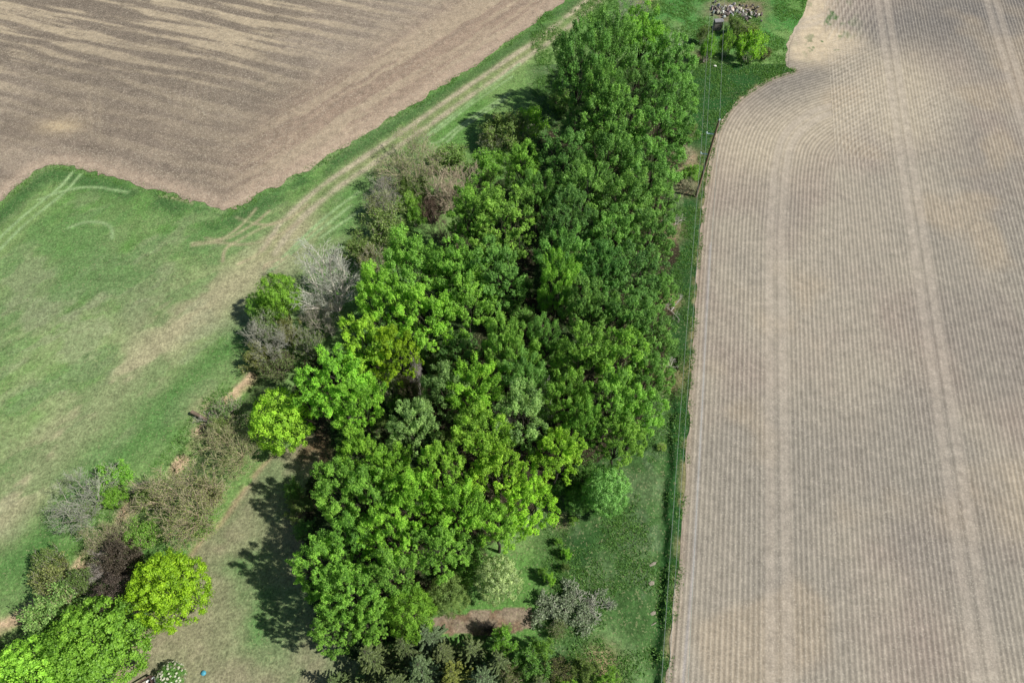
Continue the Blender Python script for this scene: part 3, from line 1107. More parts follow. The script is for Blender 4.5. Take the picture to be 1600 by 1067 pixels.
# ------------------------------------------------------------------ the wood: broadleaf trees, each where its crown shows
WOOD = 'broadleaf trees of the wood between the two fields'
TREES = [
    # px, py, r px, height, prototype, colour, label
    (906, 108, 44, 19, 0, 'dark', 'shaded dark tree at the far tip, on the track side, casting the long shadow'),
    (948, 82, 44, 17, 1, 'mid', 'tall slim plume at the far tip of the wood'),
    (1004, 62, 46, 15, 3, 'fresh', 'fresh green tree at the very end of the wood, farthest from the lawn'),
    (1046, 104, 44, 13, 0, 'mid', 'green tree at the far right shoulder of the wood, nearest the white object'),
    (940, 150, 38, 17, 3, 'mid', 'narrow upright tree beside a black gap near the far tip'),
    (1042, 160, 48, 13, 2, 'mid', 'rounded tree on the far right shoulder, level with the curved field corner'),
    (994, 136, 36, 11, 4, 'dark', 'low dark tree down in the gap between two far plumes'),
    (904, 200, 38, 9, 5, 'dark', 'dark tree right of the olive bush, edging the tree shadow on the grass'),
    (955, 194, 50, 15, 0, 'mid', 'broad mid green tree behind the black gap near the far tip'),
    (1032, 214, 52, 14, 5, 'mid', 'mid green tree left of the wires, above the upper brush'),
    (880, 254, 48, 14, 2, 'dark', 'deep green tree below the dark corner beside the olive bush'),
    (948, 252, 46, 15, 6, 'mid', 'spiky mid green tree halfway along the far half of the wood'),
    (1014, 272, 52, 13, 0, 'mid', 'soft rounded tree on the right edge, level with the lower pole arm'),
    (812, 262, 36, 12, 6, 'fresh', 'bright slender tree just below the yellow green bush by the track'),
    (838, 312, 32, 12, 1, 'mid', 'small spiky tree between the slender bright tree and the big round one'),
    (912, 306, 46, 15, 5, 'mid', 'mid green tree up and right of the big round bright crown'),
    (978, 318, 48, 14, 4, 'mid', 'open crowned tree level with the foot of the pole, deep in the wood'),
    (1026, 318, 40, 12, 2, 'mid', 'right edge tree directly left of the foot of the pole'),
    (884, 356, 50, 15, 2, 'dark', 'smooth deep green dome right of the big round bright crown'),
    (958, 372, 44, 14, 3, 'mid', 'mid green tree right of the smooth deep green dome'),
    (1012, 372, 46, 13, 0, 'mid', 'right edge tree beside the tan brush below the pole'),
    (740, 338, 48, 14, 5, 'fresh', 'bright tree joined to the left side of the big round crown'),
    (790, 350, 60, 15, 2, 'fresh', 'big round bright crown in the upper middle of the wood'),
    (882, 410, 42, 14, 1, 'mid', 'upright tree above the lone pale plume'),
    (944, 424, 44, 14, 6, 'dark', 'dark tree above right of the central black gap'),
    (998, 432, 50, 13, 5, 'dark', 'deep green fine leaved tree on the right edge, above the pale branch'),
    (1024, 458, 34, 10, 2, 'mid', 'low tree leaning over the right verge next to the pale fallen branch'),
    (646, 420, 56, 14, 6, 'fresh', 'large bright tree right of the bare grey tree, on the left edge of the wood'),
    (716, 424, 52, 14, 3, 'fresh', 'bright tree below the joined pair of round crowns'),
    (776, 432, 50, 14, 0, 'mid', 'mid green tree directly above left of the central black gap'),
    (598, 468, 46, 13, 6, 'bright', 'yellowish tree touching the bare grey tree on its right'),
    (662, 496, 54, 14, 0, 'bright', 'bright yellow green tree in the left half of the wood, above the yellowest crown'),
    (732, 478, 44, 13, 4, 'fresh', 'open bright tree left of the central black gap'),
    (870, 446, 32, 15, 1, 'fresh', 'lone pale plume rising right of the central black gap'),
    (922, 486, 44, 14, 6, 'mid', 'mid green tree right of the lone pale plume'),
    (984, 500, 46, 14, 3, 'mid', 'mid green tree in from the right edge, level with the central gap'),
    (1018, 526, 42, 12, 5, 'mid', 'right edge tree opposite the start of the ditch'),
    (578, 540, 48, 13, 0, 'yellow', 'yellow green tree below the twigs of the bare grey tree'),
    (622, 562, 44, 13, 2, 'lime', 'yellowest crown in the wood, beside the white broken stem'),
    (522, 596, 60, 14, 5, 'bright', 'broad bright crown on the left edge above the shaded lawn'),
    (562, 634, 44, 13, 6, 'bright', 'bright tree below the broad crown, above the shaded lawn corner'),
    (712, 548, 40, 8, 2, 'dark', 'low dark green tree in the hollow left of the central gap'),
    (796, 548, 44, 15, 6, 'fresh', 'spiky tree standing just below the central black gap'),
    (846, 530, 26, 12, 4, 'mid', 'thin dark tree at the lower right corner of the central gap'),
    (912, 556, 46, 15, 3, 'fresh', 'bright topped tree right of the black gap, in the right half'),
    (968, 566, 46, 14, 0, 'fresh', 'rounded bright topped tree between two others in the right half'),
    (1010, 590, 42, 12, 2, 'mid', 'right edge tree beside the brown brush on the verge'),
    (744, 612, 42, 14, 1, 'bright', 'yellow tipped upright tree left of the grey twigged crown'),
    (690, 618, 42, 13, 6, 'sage', 'greyish pale tree just right of the small grey bushes in the wood'),
    (820, 596, 36, 13, 1, 'mid', 'plume above the grey twigged crown'),
    (648, 668, 44, 14, 3, 'sage', 'greyish pale tree below right of the small grey bushes in the wood'),
    (816, 652, 48, 14, 4, 'sage', 'grey twigged thin crown in the middle of the lower wood'),
    (884, 626, 36, 13, 1, 'fresh', 'upright tree right of the grey twigged crown'),
    (950, 632, 52, 14, 5, 'fresh', 'large mid green crown on the lower right side of the wood'),
    (996, 650, 42, 12, 0, 'fresh', 'right edge crown where the wood begins to narrow towards the lawn'),
    (966, 690, 42, 12, 2, 'fresh', 'lowest of the right edge crowns, above the small emerald tree'),
    (908, 674, 34, 13, 6, 'fresh', 'slim tree between the yellow corner crown and the large right crown'),
    (750, 690, 46, 14, 1, 'bright', 'spiky bright tree left below the grey twigged crown'),
    (872, 714, 46, 13, 3, 'yellow', 'yellow corner crown above the emerald tree and its dark shade'),
    (562, 712, 34, 12, 4, 'bright', 'small thin tree on the left edge, over the shaded corner of the lawn'),
    (612, 734, 38, 13, 6, 'bright', 'bright spiky tree below the left hand shaded corner'),
    (694, 742, 46, 14, 2, 'bright', 'bright tree in the middle of the lower wood'),
    (528, 770, 46, 14, 0, 'fresh', 'fresh green crown on the left edge facing the tree shadow on the lawn'),
    (576, 780, 44, 14, 5, 'fresh', 'green tree behind the left edge crown that faces the lawn shadow'),
    (646, 788, 46, 14, 6, 'bright', 'bright tree in the lower wood between the left edge and the yellow corner'),
    (776, 746, 48, 13, 0, 'yellow', 'yellowish crown left of the yellow corner crown'),
    (836, 790, 46, 12, 5, 'yellow', 'yellow green crown at the lower right corner above the pale tree'),
    (778, 822, 42, 12, 3, 'bright', 'bright crown directly behind the pale whitish green tree'),
    (716, 800, 46, 14, 1, 'bright', 'upright bright tree two crowns left of the lower right corner'),
    (684, 860, 50, 13, 2, 'fresh', 'dense green crown above the round dome bush by the brown path'),
    (606, 842, 46, 14, 0, 'bright', 'bright crown in the lower left wood with a yellow flank'),
    (548, 846, 42, 13, 4, 'fresh', 'tree in the dark notch on the lower left edge of the wood'),
    (500, 890, 52, 13, 5, 'fresh', 'leftmost maple of the wood, reaching out over the lawn'),
    (546, 930, 52, 14, 3, 'fresh', 'lower left crown beside the leftmost maple'),
    (608, 904, 46, 13, 6, 'fresh', 'green tree above the near dense bright crown'),
    (522, 985, 36, 11, 2, 'fresh', 'lowest left crown of the wood, above the shaded gap in the lawn'),
    (575, 975, 32, 11, 0, 'fresh', 'small crown above the brownish spruce at the near end'),
]
for (px, py, r, h, pr, c, lab) in TREES:
    plant(('maple', pr), 'maple_tree', lab, 'tree', px, py, r, h, jit(COL[c], .09), WOOD)

# named single trees with their own look
plant(('round', 0), 'broadleaf_tree', 'isolated round yellow green tree at the edge of the lawn', 'tree', 262, 921, 63, 9, COL['lime'], bark=BARK, frac=.6)
plant(('round', 0), 'maple_tree', 'large vivid green maple below the purple tree, bottom corner of the lawn', 'tree', 150, 1008, 78, 10, COL['leafgreen'], frac=.6)
plant(('round', 0), 'maple_tree', 'yellowish green maple at the very bottom corner, behind the vivid green one', 'tree', 52, 1066, 74, 10, COL['bright'], frac=.6)
plant(('round', 1), 'broadleaf_tree', 'yellow green tree on the bank, left of the shaded corner of the lawn', 'tree', 437, 655, 52, 9, COL['yellow'], frac=.6)
plant(('round', 1), 'broadleaf_tree', 'dark fresh green tree at the left tip of the thicket, beside the pasture', 'tree', 436, 462, 36, 8, COL['leafgreen'], frac=.6)
plant(('round', 2), 'broadleaf_tree', 'low green tree in front of the left tip of the thicket', 'tree', 404, 478, 22, 5, COL['fresh'], frac=.6)
plant(('round', 1), 'broadleaf_tree', 'pale whitish green tree beside the brown path', 'tree', 779, 905, 39, 8, COL['pale'], frac=.6)
plant(('round', 0), 'broadleaf_tree', 'small emerald green tree alone on the verge', 'tree', 948, 766, 40, 7.5, (0.245, 0.500, 0.130), frac=.6)
plant(('round', 2), 'broadleaf_tree', 'dense bright green crown at the near end of the wood, by the path', 'tree', 640, 955, 42, 10, COL['leafgreen'], frac=.65)
plant(('round', 2), 'broadleaf_tree', 'smooth dome of fine green leaves beside the left end of the path', 'tree', 700, 928, 35, 6, COL['moss'], frac=.6)
plant(('round', 1), 'broadleaf_tree', 'dull dark green tree half hidden beside the emerald tree', 'tree', 902, 786, 22, 4, COL['dark'], frac=.5)

# ------------------------------------------------------------------ bare trees and thickets
BARE = [
    (516, 446, 62, 9, 3, 'sage', PALEB, 'large bare grey tree with pale limbs on the left edge of the wood', 'bare_tree'),
    (418, 528, 42, 7, 0, 'olive', GREYB, 'bare grey tree leaning over the pasture below the green tip', 'bare_tree'),
    (500, 502, 32, 6, 1, 'olive', GREYB, 'small bare tree under the large bare grey one', 'bare_tree'),
    (130, 776, 58, 6, 1, 'moss', GREYB, 'sprawling bare grey tree on the pasture side of the creek', 'bare_tree'),
    (292, 782, 62, 7, 2, 'olive', TANB, 'big tan budding tree between the creek and the lawn', 'bare_tree'),
    (176, 846, 40, 5, 2, 'olive', TANB, 'tan twiggy tree below the bright green ivy bush', 'bare_tree'),
    (160, 882, 26, 5, 0, 'sage', PALEB, 'small silvery bare tree beside the purple tree', 'bare_tree'),
    (366, 696, 46, 5, 2, 'olive', TANB, 'olive and tan twiggy bush below the yellow green bank tree', 'bush'),
    (700, 298, 48, 7, 3, 'tan', TANB, 'pale tan bare tree at the right of the brown thicket', 'bare_tree'),
    (648, 254, 54, 6, 2, 'olive', TANB, 'tan twiggy tree at the top of the brown thicket by the track', 'bare_tree'),
    (598, 300, 34, 5, 0, 'sage', GREYB, 'small grey bare tree at the left end of the brown thicket', 'bare_tree'),
    (786, 650, 26, 10, 0, 'sage', PALEB, 'dead grey tree top showing through the lower wood', 'bare_tree'),
    (842, 630, 30, 11, 0, 'sage', PALEB, 'dead branches beside the grey twigged crown', 'bare_tree'),
    (986, 18, 34, 5, 1, 'moss', GREYB, 'low grey bare tree on the grass beyond the far tip', 'bare_tree'),
    (650, 592, 16, 9, 3, 'sage', PALEB, 'white broken stem beside the yellowest crown', 'bare_tree'),
    (690, 362, 30, 5, 0, 'olive', BROWNB, 'dark brown bare tree under the left of the big round crown', 'bare_tree'),
    (765, 292, 26, 6, 0, 'olive', BROWNB, 'dark bare tree below the bright low bush', 'bare_tree'),
]
for (px, py, r, h, pr, c, tw, lab, nm) in BARE:
    plant(('bare', pr), nm, lab, 'tree' if nm == 'bare_tree' else 'bush', px, py, r, h, jit(COL[c]), None, twig=tw, frac=.55)

BUSH = [
    # px, py, r, h, proto, colour, twig, label
    (792, 206, 38, 4.5, 2, 'moss', TANB, 'olive bush beside the tree shadow on the track side'),
    (834, 194, 27, 3.6, 2, 'bright', GREYB, 'yellow green bush at the right end of the olive bush'),
    (768, 222, 22, 3, 1, 'olive', GREYB, 'greyish bush at the left end of the olive bush'),
    (760, 262, 28, 4, 2, 'fresh', GREYB, 'bright low bush left of the slender bright tree'),
    (706, 256, 36, 4, 0, 'moss', TANB, 'mossy green bush right of the tan top of the thicket'),
    (634, 292, 18, 3, 2, 'moss', GREYB, 'small green bush in the middle of the brown thicket'),
    (664, 298, 24, 3, 0, 'moss', GREYB, 'dark green bush between the small green bush and the tan bare tree'),
    (640, 322, 20, 3, 2, 'fresh', GREYB, 'light green bush in the lower middle of the thicket'),
    (600, 326, 28, 4, 1, 'olive', GREYB, 'brownish bush on the pasture side of the thicket'),
    (606, 356, 38, 5, 0, 'moss', GREYB, 'round olive green bush at the lower left of the thicket'),
    (652, 340, 15, 3.2, 2, 'fresh', GREYB, 'small green bush right of the round olive one'),
    (676, 330, 24, 4, 3, 'olive', BROWNB, 'dark leafless bush in the lower right of the thicket'),
    (560, 392, 30, 4, 0, 'moss', TANB, 'mossy bush above the large bare grey tree'),
    (585, 410, 26, 4, 1, 'olive', GREYB, 'dull bush squeezed between the bare grey tree and the bright crowns'),
    (424, 510, 30, 5, 0, 'moss', GREYB, 'olive green bush below the green tip of the thicket'),
    (454, 520, 24, 4, 0, 'olive', TANB, 'light olive bush under the leaning dead log'),
    (400, 556, 28, 4, 0, 'olive', GREYB, 'dull green bush below the leaning bare tree'),
    (434, 574, 30, 3, 1, 'moss', BROWNB, 'shaded bush between the bank tree and the leaning bare tree'),
    (484, 540, 24, 4, 1, 'moss', GREYB, 'dull bush at the foot of the broad bright crown'),
    (356, 640, 28, 3, 1, 'dark', GREYB, 'dark shaded bush behind the fallen trunk'),
    (346, 672, 20, 3, 2, 'moss', TANB, 'small green bush beside the fallen trunk'),
    (178, 752, 30, 3, 2, 'fresh', GREYB, 'bright green bush on the right of the sprawling bare tree'),
    (182, 776, 20, 2.5, 2, 'leafgreen', GREYB, 'vivid green low bush below the bright one'),
    (142, 800, 14, 2, 2, 'fresh', GREYB, 'small green sprig bush under the sprawling bare tree'),
    (222, 838, 28, 4, 0, 'fresh', TANB, 'yellow green bush between the tan trees'),
    (238, 782, 24, 4, 0, 'moss', GREYB, 'olive bush in the creek left of the big tan tree'),
    (218, 766, 20, 3, 3, 'olive', GREYB, 'grey leafless brush in the creek cut'),
    (318, 818, 26, 3, 1, 'fresh', TANB, 'sparse greenish bush on the lawn side of the big tan tree'),
    (330, 770, 26, 3, 1, 'olive', TANB, 'thin tan bush where the creek grass meets the big tan tree'),
    (92, 908, 40, 5, 2, 'olive', GREYB, 'olive feathery bush above the grey green one, by the creek'),
    (132, 916, 26, 5, 0, 'moss', GREYB, 'green feathery bush touching the purple tree'),
    (84, 880, 26, 4, 0, 'moss', GREYB, 'mossy bush at the top of the lower hedge, by the pasture'),
    (94, 958, 44, 6, 2, 'sage', TANB, 'grey green feathery bush above the vivid green maple'),
    (192, 872, 32, 5, 2, 'purple', BROWNB, 'dark purple bush above the purple tree'),
    (790, 1002, 22, 3.5, 2, 'fresh', GREYB, 'yellow green bush at the lower edge of the brown path'),
    (848, 1012, 18, 3, 2, 'fresh', GREYB, 'yellow green bush below right of the brown path'),
    (872, 984, 16, 2, 1, 'moss', TANB, 'thin yellowish bush below the brush heap'),
    (832, 1044, 30, 4, 2, 'mid', GREYB, 'mid green bush at the near edge below the path'),
    (800, 1062, 22, 4, 1, 'olive', TANB, 'tan twiggy bush at the near edge'),
    (872, 1054, 26, 3, 1, 'olive', BROWNB, 'dark brown bush at the near edge, right of the green one'),
    (915, 1046, 22, 3, 2, 'moss', GREYB, 'green bush before the pale sweep of grass'),
    (948, 1062, 22, 2.5, 2, 'fresh', GREYB, 'bright low bush at the near edge below the pale sweep'),
    (884, 1075, 18, 3, 2, 'bright', GREYB, 'bright bush cut by the near edge'),
    (1174, 76, 23, 4.5, 2, 'bright', GREYB, 'round yellow green bush below the rubble'),
    (1168, 58, 22, 3.5, 0, 'moss', GREYB, 'olive bush behind the round yellow green one'),
    (1135, 72, 12, 4, 2, 'fresh', GREYB, 'slim light green bush right of the grey slab'),
    (1106, 80, 12, 4, 2, 'fresh', GREYB, 'slim light green bush under the wires'),
    (1100, 58, 13, 3, 0, 'moss', GREYB, 'dull green bush left of the grey slab'),
    (1146, 40, 17, 3, 0, 'moss', GREYB, 'mossy bush between the rubble and the grey slab'),
    (1195, 84, 10, 2, 1, 'olive', BROWNB, 'brown weedy bush right of the round yellow green one'),
    (1072, 244, 20, 1.6, 3, 'tan', TANB, 'tan dead brush above the pole on the verge'),
    (1078, 292, 18, 1.4, 3, 'tan', TANB, 'tan dead brush at the foot of the pole'),
    (1082, 272, 16, 2.2, 2, 'fresh', GREYB, 'green bush between the tan brush and the pole'),
    (1078, 212, 20, 3, 0, 'moss', GREYB, 'low green bush on the verge under the wires'),
    (1052, 362, 16, 1.4, 3, 'tan', TANB, 'tan dead brush on the verge below the pole'),
    (1048, 592, 18, 1.6, 1, 'olive', TANB, 'brown brush on the verge where the ditch begins'),
    (606, 608, 22, 6, 1, 'sage', GREYB, 'small grey bush down in the left half of the wood'),
    (640, 612, 20, 6, 1, 'olive', BROWNB, 'small brown bush down in the left half of the wood'),
    (1034, 698, 8, 1.0, 1, 'yellow', TANB, 'tiny yellowish bush alone on the verge'),
    (884, 866, 9, 1.6, 2, 'bright', GREYB, 'bright sapling on the verge right of the pale tree'),
    (858, 906, 10, 2.0, 2, 'bright', GREYB, 'bright sapling close to the right of the pale tree'),
    (883, 888, 7, 1.4, 2, 'moss', GREYB, 'duller sapling just below the bright one on the verge'),
    (896, 815, 8, 1.4, 2, 'fresh', GREYB, 'thin sapling below the emerald tree'),
    (848, 893, 8, 1.4, 2, 'fresh', GREYB, 'small sapling above the one closest to the pale tree'),
    (872, 848, 7, 1.2, 2, 'fresh', GREYB, 'small sapling under the yellow lower right crown'),
]
for (px, py, r, h, pr, c, tw, lab) in BUSH:
    nm = 'sapling' if 'sapling' in lab else 'bush'
    cat = 'sapling' if nm == 'sapling' else 'bush'
    plant(('shrub', pr), nm, lab, cat, px, py, r, h, jit(COL[c]), 'saplings on the verge' if nm == 'sapling' else None, twig=tw, frac=.5)
plant(('round', 2), 'broadleaf_tree', 'purple brown leaved tree left of the isolated round tree', 'tree', 182, 932, 40, 6, COL['purple'], bark=BROWNB, frac=.6)

# undergrowth in the gaps of the wood
for (px, py) in ((792, 478), (812, 498), (770, 492), (858, 486), (690, 574), (872, 580), (690, 700), (630, 640), (876, 160), (960, 160), (700, 590), (900, 440), (930, 380), (590, 668), (540, 676),
                 (870, 770), (905, 745), (770, 600), (850, 600), (750, 860), (730, 890), (900, 770), (590, 500), (560, 760), (470, 800), (480, 830), (465, 770), (860, 650), (660, 560), (820, 460)):
    plant(('shrub', random.choice((0, 2))), 'undergrowth_bush', 'low shaded bush in the undergrowth below the tall crowns', 'bush', px, py, random.uniform(18, 28), random.uniform(1.6, 3.2),
          jit(COL[random.choice(('dark', 'mid', 'moss'))]), 'undergrowth below the tall crowns', twig=BROWNB, frac=.3)

# conifers at the near end
for (px, py, r, h, pr, c, lab) in ((575, 1022, 40, 9, 1, 'spruce', 'brownish green spruce at the near end, beside the shaded lawn gap'),
                                   (656, 1042, 40, 9, 0, 'bluegreen', 'blue green spruce with a pale star shaped top at the near edge'),
                                   (664, 990, 34, 7, 2, 'bluegreen', 'bluish spruce touching the left end of the brown path'),
                                   (706, 1052, 34, 8, 0, 'goldspruce', 'yellow green spruce right of the pale star topped one'),
                                   (752, 1060, 36, 8, 1, 'bluegreen', 'blue green spruce at the near edge below the yellow green bush'),
                                   (614, 1066, 34, 8, 2, 'spruce', 'dull spruce cut by the near edge, left of the star topped one'),
                                   (560, 1080, 30, 6, 0, 'spruce', 'dark spruce at the near edge against the shaded lawn'),
                                   (735, 1012, 28, 5, 2, 'spruce', 'small dull spruce under the lower edge of the path'),
                                   (628, 1006, 30, 7, 1, 'spruce', 'dark green spruce between the brownish spruce and the bluish one by the path'),
                                   (690, 1016, 28, 6, 0, 'spruce', 'dark spruce just below the left half of the brown path'),
                                   (780, 1034, 30, 6, 2, 'spruce', 'dark spruce below the yellow green bush at the edge of the path'),
                                   (842, 1066, 30, 5, 0, 'spruce', 'low dark spruce cut by the near edge, farthest right'),
                                   (520, 1064, 22, 5, 1, 'spruce', 'small dark spruce at the near edge in the shaded lawn gap')):
    plant(('spruce', pr), 'spruce_tree', lab, 'tree', px, py, r, h, jit(COL[c]), 'spruces at the near end of the wood', frac=.75)

# ------------------------------------------------------------------ boxes, poles, rubble and the rest
def box_mesh(name, boxes, mat, bevel=0.0):
    """boxes: (cx, cy, cz, sx, sy, sz, rz)."""
    import bmesh
    bm = bmesh.new()
    for (cx, cy, cz, sx, sy, sz, rz) in boxes:
        g = bmesh.ops.create_cube(bm, size=1.0)
        mtx = Matrix.Translation((cx, cy, cz)) @ Matrix.Rotation(rz, 4, 'Z') @ Matrix.Diagonal((sx, sy, sz, 1))
        bmesh.ops.transform(bm, matrix=mtx, verts=g['verts'])
    if bevel:
        bmesh.ops.bevel(bm, geom=bm.edges[:], offset=bevel, segments=1, affect='EDGES')
    me = bpy.data.meshes.new(name)
    bm.to_mesh(me)
    bm.free()
    me.materials.append(mat)
    return me


def rock_mesh(seed):
    import bmesh
    bm = bmesh.new()
    bmesh.ops.create_icosphere(bm, subdivisions=1, radius=0.5)
    rs = random.Random(seed)
    for v in bm.verts:
        v.co *= rs.uniform(0.7, 1.2)
        v.co.z *= 0.8
    me = bpy.data.meshes.new('rock')
    bm.to_mesh(me)
    bm.free()
    me.materials.append(M['rock'])
    return me


rocks = [rock_mesh(k) for k in range(6)]
# rubble heap beyond the bushes
hx, hy = at(1150, 21)
heap = thing('rubble_heap', 'heap of grey and white stones and broken concrete on the grass beside the bare soil', 'rubble heap', (hx, hy, gz1(hx, hy)))
rr_ = random.Random(3)
for k in range(120):
    t = rr_.random()
    px = 1116 + 70 * t + rr_.gauss(0, 4)
    py = 14 + 12 * t + 7 * math.sin(t * 5) * .5 + rr_.gauss(0, 6.0)
    qx, qy = at(px, py)
    s = rr_.uniform(0.35, 1.0)
    o = link('rock', rocks[k % 6], heap, jit(rr_.choice(((.30, .29, .27), (.42, .41, .39), (.20, .19, .18), (.28, .24, .20), (.12, .11, .10))), .2))
    o.location = (qx - hx, qy - hy, 0.15 + rr_.random() * 0.45 * (1 - abs(t - .4)))
    o.rotation_euler = (rr_.uniform(0, 6), rr_.uniform(0, 6), rr_.uniform(0, 6))
    o.scale = (s, s * rr_.uniform(.6, 1.1), s * rr_.uniform(.35, .8))
for (px, py, s, c, lab, nm, cat) in ((1062, 72, .75, (.8, .8, .8), 'small white lump on the grass right of the far tip of the wood', 'white_stone', 'stone'),
                                     (1158, 57, .7, (.72, .72, .7), 'whitish stone behind the round yellow green bush', 'white_stone', 'stone'),
                                     (1117, 105, .55, (.6, .6, .55), 'pale flat stone on the grass under the wires', 'white_stone', 'stone')):
    qx, qy = at(px, py)
    o = link(nm, rocks[2], None, c)
    tag(o, lab, cat)
    o.location = (qx, qy, gz1(qx, qy) + .1)
    o.scale = (s, s * .8, s * .6)
# grey slab on its footing
qx, qy = at(1120, 46)
sl = thing('concrete_slab', 'flat grey concrete slab propped among the bushes below the rubble', 'slab', (qx, qy, gz1(qx, qy)), None, 0.1)
link('slab_top', box_mesh('slab_top', [(0, 0, 1.55, 1.5, .9, .2, 0)], M['rock'], .03), sl, (.19, .19, .195))
link('footing', box_mesh('footing', [(0, 0.05, .72, 1.4, .85, 1.42, 0)], M['rock'], .03), sl, (.16, .15, .14))

# utility pole and wires
bx_, by_ = at(1087, 308)
TOP = 13.0
pole = thing('utility_pole', 'leaning-looking dark wooden utility pole with two side arms at the edge of the planted field', 'utility pole', (bx_, by_, gz1(bx_, by_) - .1))
pole['label'] = 'tall wooden utility pole with two side arms at the edge of the planted field'
V, F = tubes([(np.array([[0, 0, 0], [0, 0, TOP * .5], [0, 0, TOP]]), np.array([.19, .165, .135]))], 10)
link('pole_shaft', mesh_np('pole_shaft', V, F, M['wood'], smooth=True), pole, (.22, .165, .115))
link('pole_cap', box_mesh('pole_cap', [(0, 0, TOP + .05, .2, .2, .1, 0)], M['paint'], .02), pole, (.5, .5, .48))
arm_dir = -np.array([row_n[0], row_n[1]])
aang = math.atan2(arm_dir[1], arm_dir[0])
WP = [(0.0, TOP + .22)]
for hz_ in (TOP * .835, TOP * .585):
    L = 1.05
    a = link('side_arm', box_mesh('side_arm', [(arm_dir[0] * L / 2, arm_dir[1] * L / 2, hz_, L, .14, .12, aang)], M['paint'], .015), pole, (.55, .72, .66))
    V, F = tubes([(np.array([[arm_dir[0] * L, arm_dir[1] * L, hz_ + .05], [arm_dir[0] * L, arm_dir[1] * L, hz_ + .2], [arm_dir[0] * L, arm_dir[1] * L, hz_ + .32]]), np.array([.09, .11, .05]))], 8)
    link('insulator', mesh_np('insulator', V, F, M['paint'], smooth=True), a, (.6, .75, .7))
    WP.append((L, hz_ + .32))
V, F = tubes([(np.array([[0, 0, TOP + .1], [0, 0, TOP + .2], [0, 0, TOP + .28]]), np.array([.06, .09, .05]))], 8)
link('insulator', mesh_np('insulator', V, F, M['paint'], smooth=True), pole, (.6, .75, .7))
wlab = ('thin overhead wire running from the top of the utility pole', 'thin overhead wire on the upper side arm of the utility pole', 'thin overhead wire on the lower side arm of the utility pole')
for (L, hz_), lab in zip(WP, wlab):
    p0 = np.array([bx_ + arm_dir[0] * L, by_ + arm_dir[1] * L, hz_ + gz1(bx_, by_) - .1])
    pts = []
    for k in range(-16, 17):
        s = k / 16
        sg = abs(s)
        sag = -1.0 * 4 * sg * (1 - sg) * 1.0
        pts.append(p0 + np.array([row_dir[0], row_dir[1], 0]) * s * 75 + np.array([0, 0, sag]))
    P = np.array(pts)
    V, F = tubes([(P, np.full(len(P), .013))], 4)
    tag(link('overhead_wire', mesh_np('overhead_wire', V, F, M['wire'])), lab, 'wire', 'overhead wires')

# fallen trunk by the creek and other dead wood
def log(name, label, pts_px, r, c, zs, extra=(), cat='fallen tree'):
    P = []
    for (px, py), zz in zip(pts_px, zs):
        qx, qy = at(px, py)
        P.append((qx, qy, zz))
    P = np.array(P)
    o0 = P[0] * np.array([1, 1, 0])
    t = thing(name, label, cat, tuple(o0))
    V, F = tubes([(P - o0, np.linspace(r, r * .6, len(P)))], 7)
    V2, F2 = [], []
    link('trunk', mesh_np('trunk', V, F, M['bark'], smooth=True), t, c)
    rs = np.random.default_rng(len(label))
    lines = [[], [], [], [], []]
    for (i, n) in extra:
        for k in range(n):
            d = unit(rs.normal(size=3) * np.array([1, 1, .5]) + np.array([0, 0, .35]))
            grow(rs, P[i] - o0, d, 0.7 + rs.random() * .8, .045, 1, lines, .05, (0, 5, 4), .6)
    L = [l for q in lines for l in q]
    if L:
        V, F = tubes([(p, np.maximum(r_, .016)) for p, r_ in L], 3)
        link('branches', mesh_np('branches', V, F, M['bark']), t, (.36, .34, .30))
    return t


log('fallen_tree', 'broken dark trunk with pale wood lying across the creek bank', [(303, 648), (316, 654), (330, 661), (340, 672)], .22, (.15, .115, .085), (.75, .6, .45, .2), ((2, 3), (3, 6)))
log('fallen_log', 'pale dead log leaning in the thicket below the green tip', [(434, 483), (446, 493), (460, 503)], .16, PALEB, (3.4, 3.0, 2.4), ())
log('fallen_branch', 'pale forked branch on the verge beside the right edge of the wood', [(1048, 488), (1054, 480), (1062, 472)], .055, (.38, .36, .32), (.3, .5, .9), ((0, 3), (1, 3)))
log('fallen_branch', 'pale fallen branch below the tan dead brush on the verge', [(1046, 350), (1054, 354), (1064, 348)], .05, (.34, .31, .26), (.2, .3, .6), ((0, 3), (1, 3)))
log('fallen_branch', 'grey broken branch by the brown brush where the ditch begins', [(1040, 566), (1046, 576), (1052, 588)], .05, (.34, .32, .28), (.6, .4, .2), ((1, 4),))

# brush heap: a felled, grey green tree crown lying on the verge
qx, qy = at(893, 948)
bh = thing('brush_heap', 'tangled heap of grey green cut branches at the right end of the path', 'brush heap', (qx, qy, gz1(qx, qy)))
rs = np.random.default_rng(77)
lines = [[], [], [], [], []]
tp = []
for k in range(40):
    px, py = rs.uniform(852, 942), rs.uniform(934, 970)
    sx_, sy_ = at(px, py)
    a = rs.uniform(0, 6.28)
    d = unit(np.array([math.cos(a), math.sin(a), .35]))
    grow(rs, np.array([sx_ - qx, sy_ - qy, .2]), d, 1.0 + rs.random() * .8, .04, 1, lines, .05, (0, 7, 5), .6, tp)
V, F = tubes([(p, np.maximum(r_, .018)) for l in lines for p, r_ in l], 3)
V[:, 2] = np.clip(V[:, 2], .03, 2.2)
link('branches', mesh_np('branches', V, F, M['bark']), bh, (.36, .37, .30))
T = np.concatenate(tp)
k = rs.integers(0, len(T), 7500)
P = T[k] + rs.normal(size=(len(k), 3)) * .12
P[:, 2] = np.clip(P[:, 2], .05, 2.3)
m_ = fbm(P[:, 0] + 50, P[:, 1] + 50, 1.5, 61, 2) > .46
P = P[m_]
V, F = cards(P, rs.normal(size=P.shape) * .6 + np.array([0, 0, .8]), np.full(len(P), .2), .5, rs)
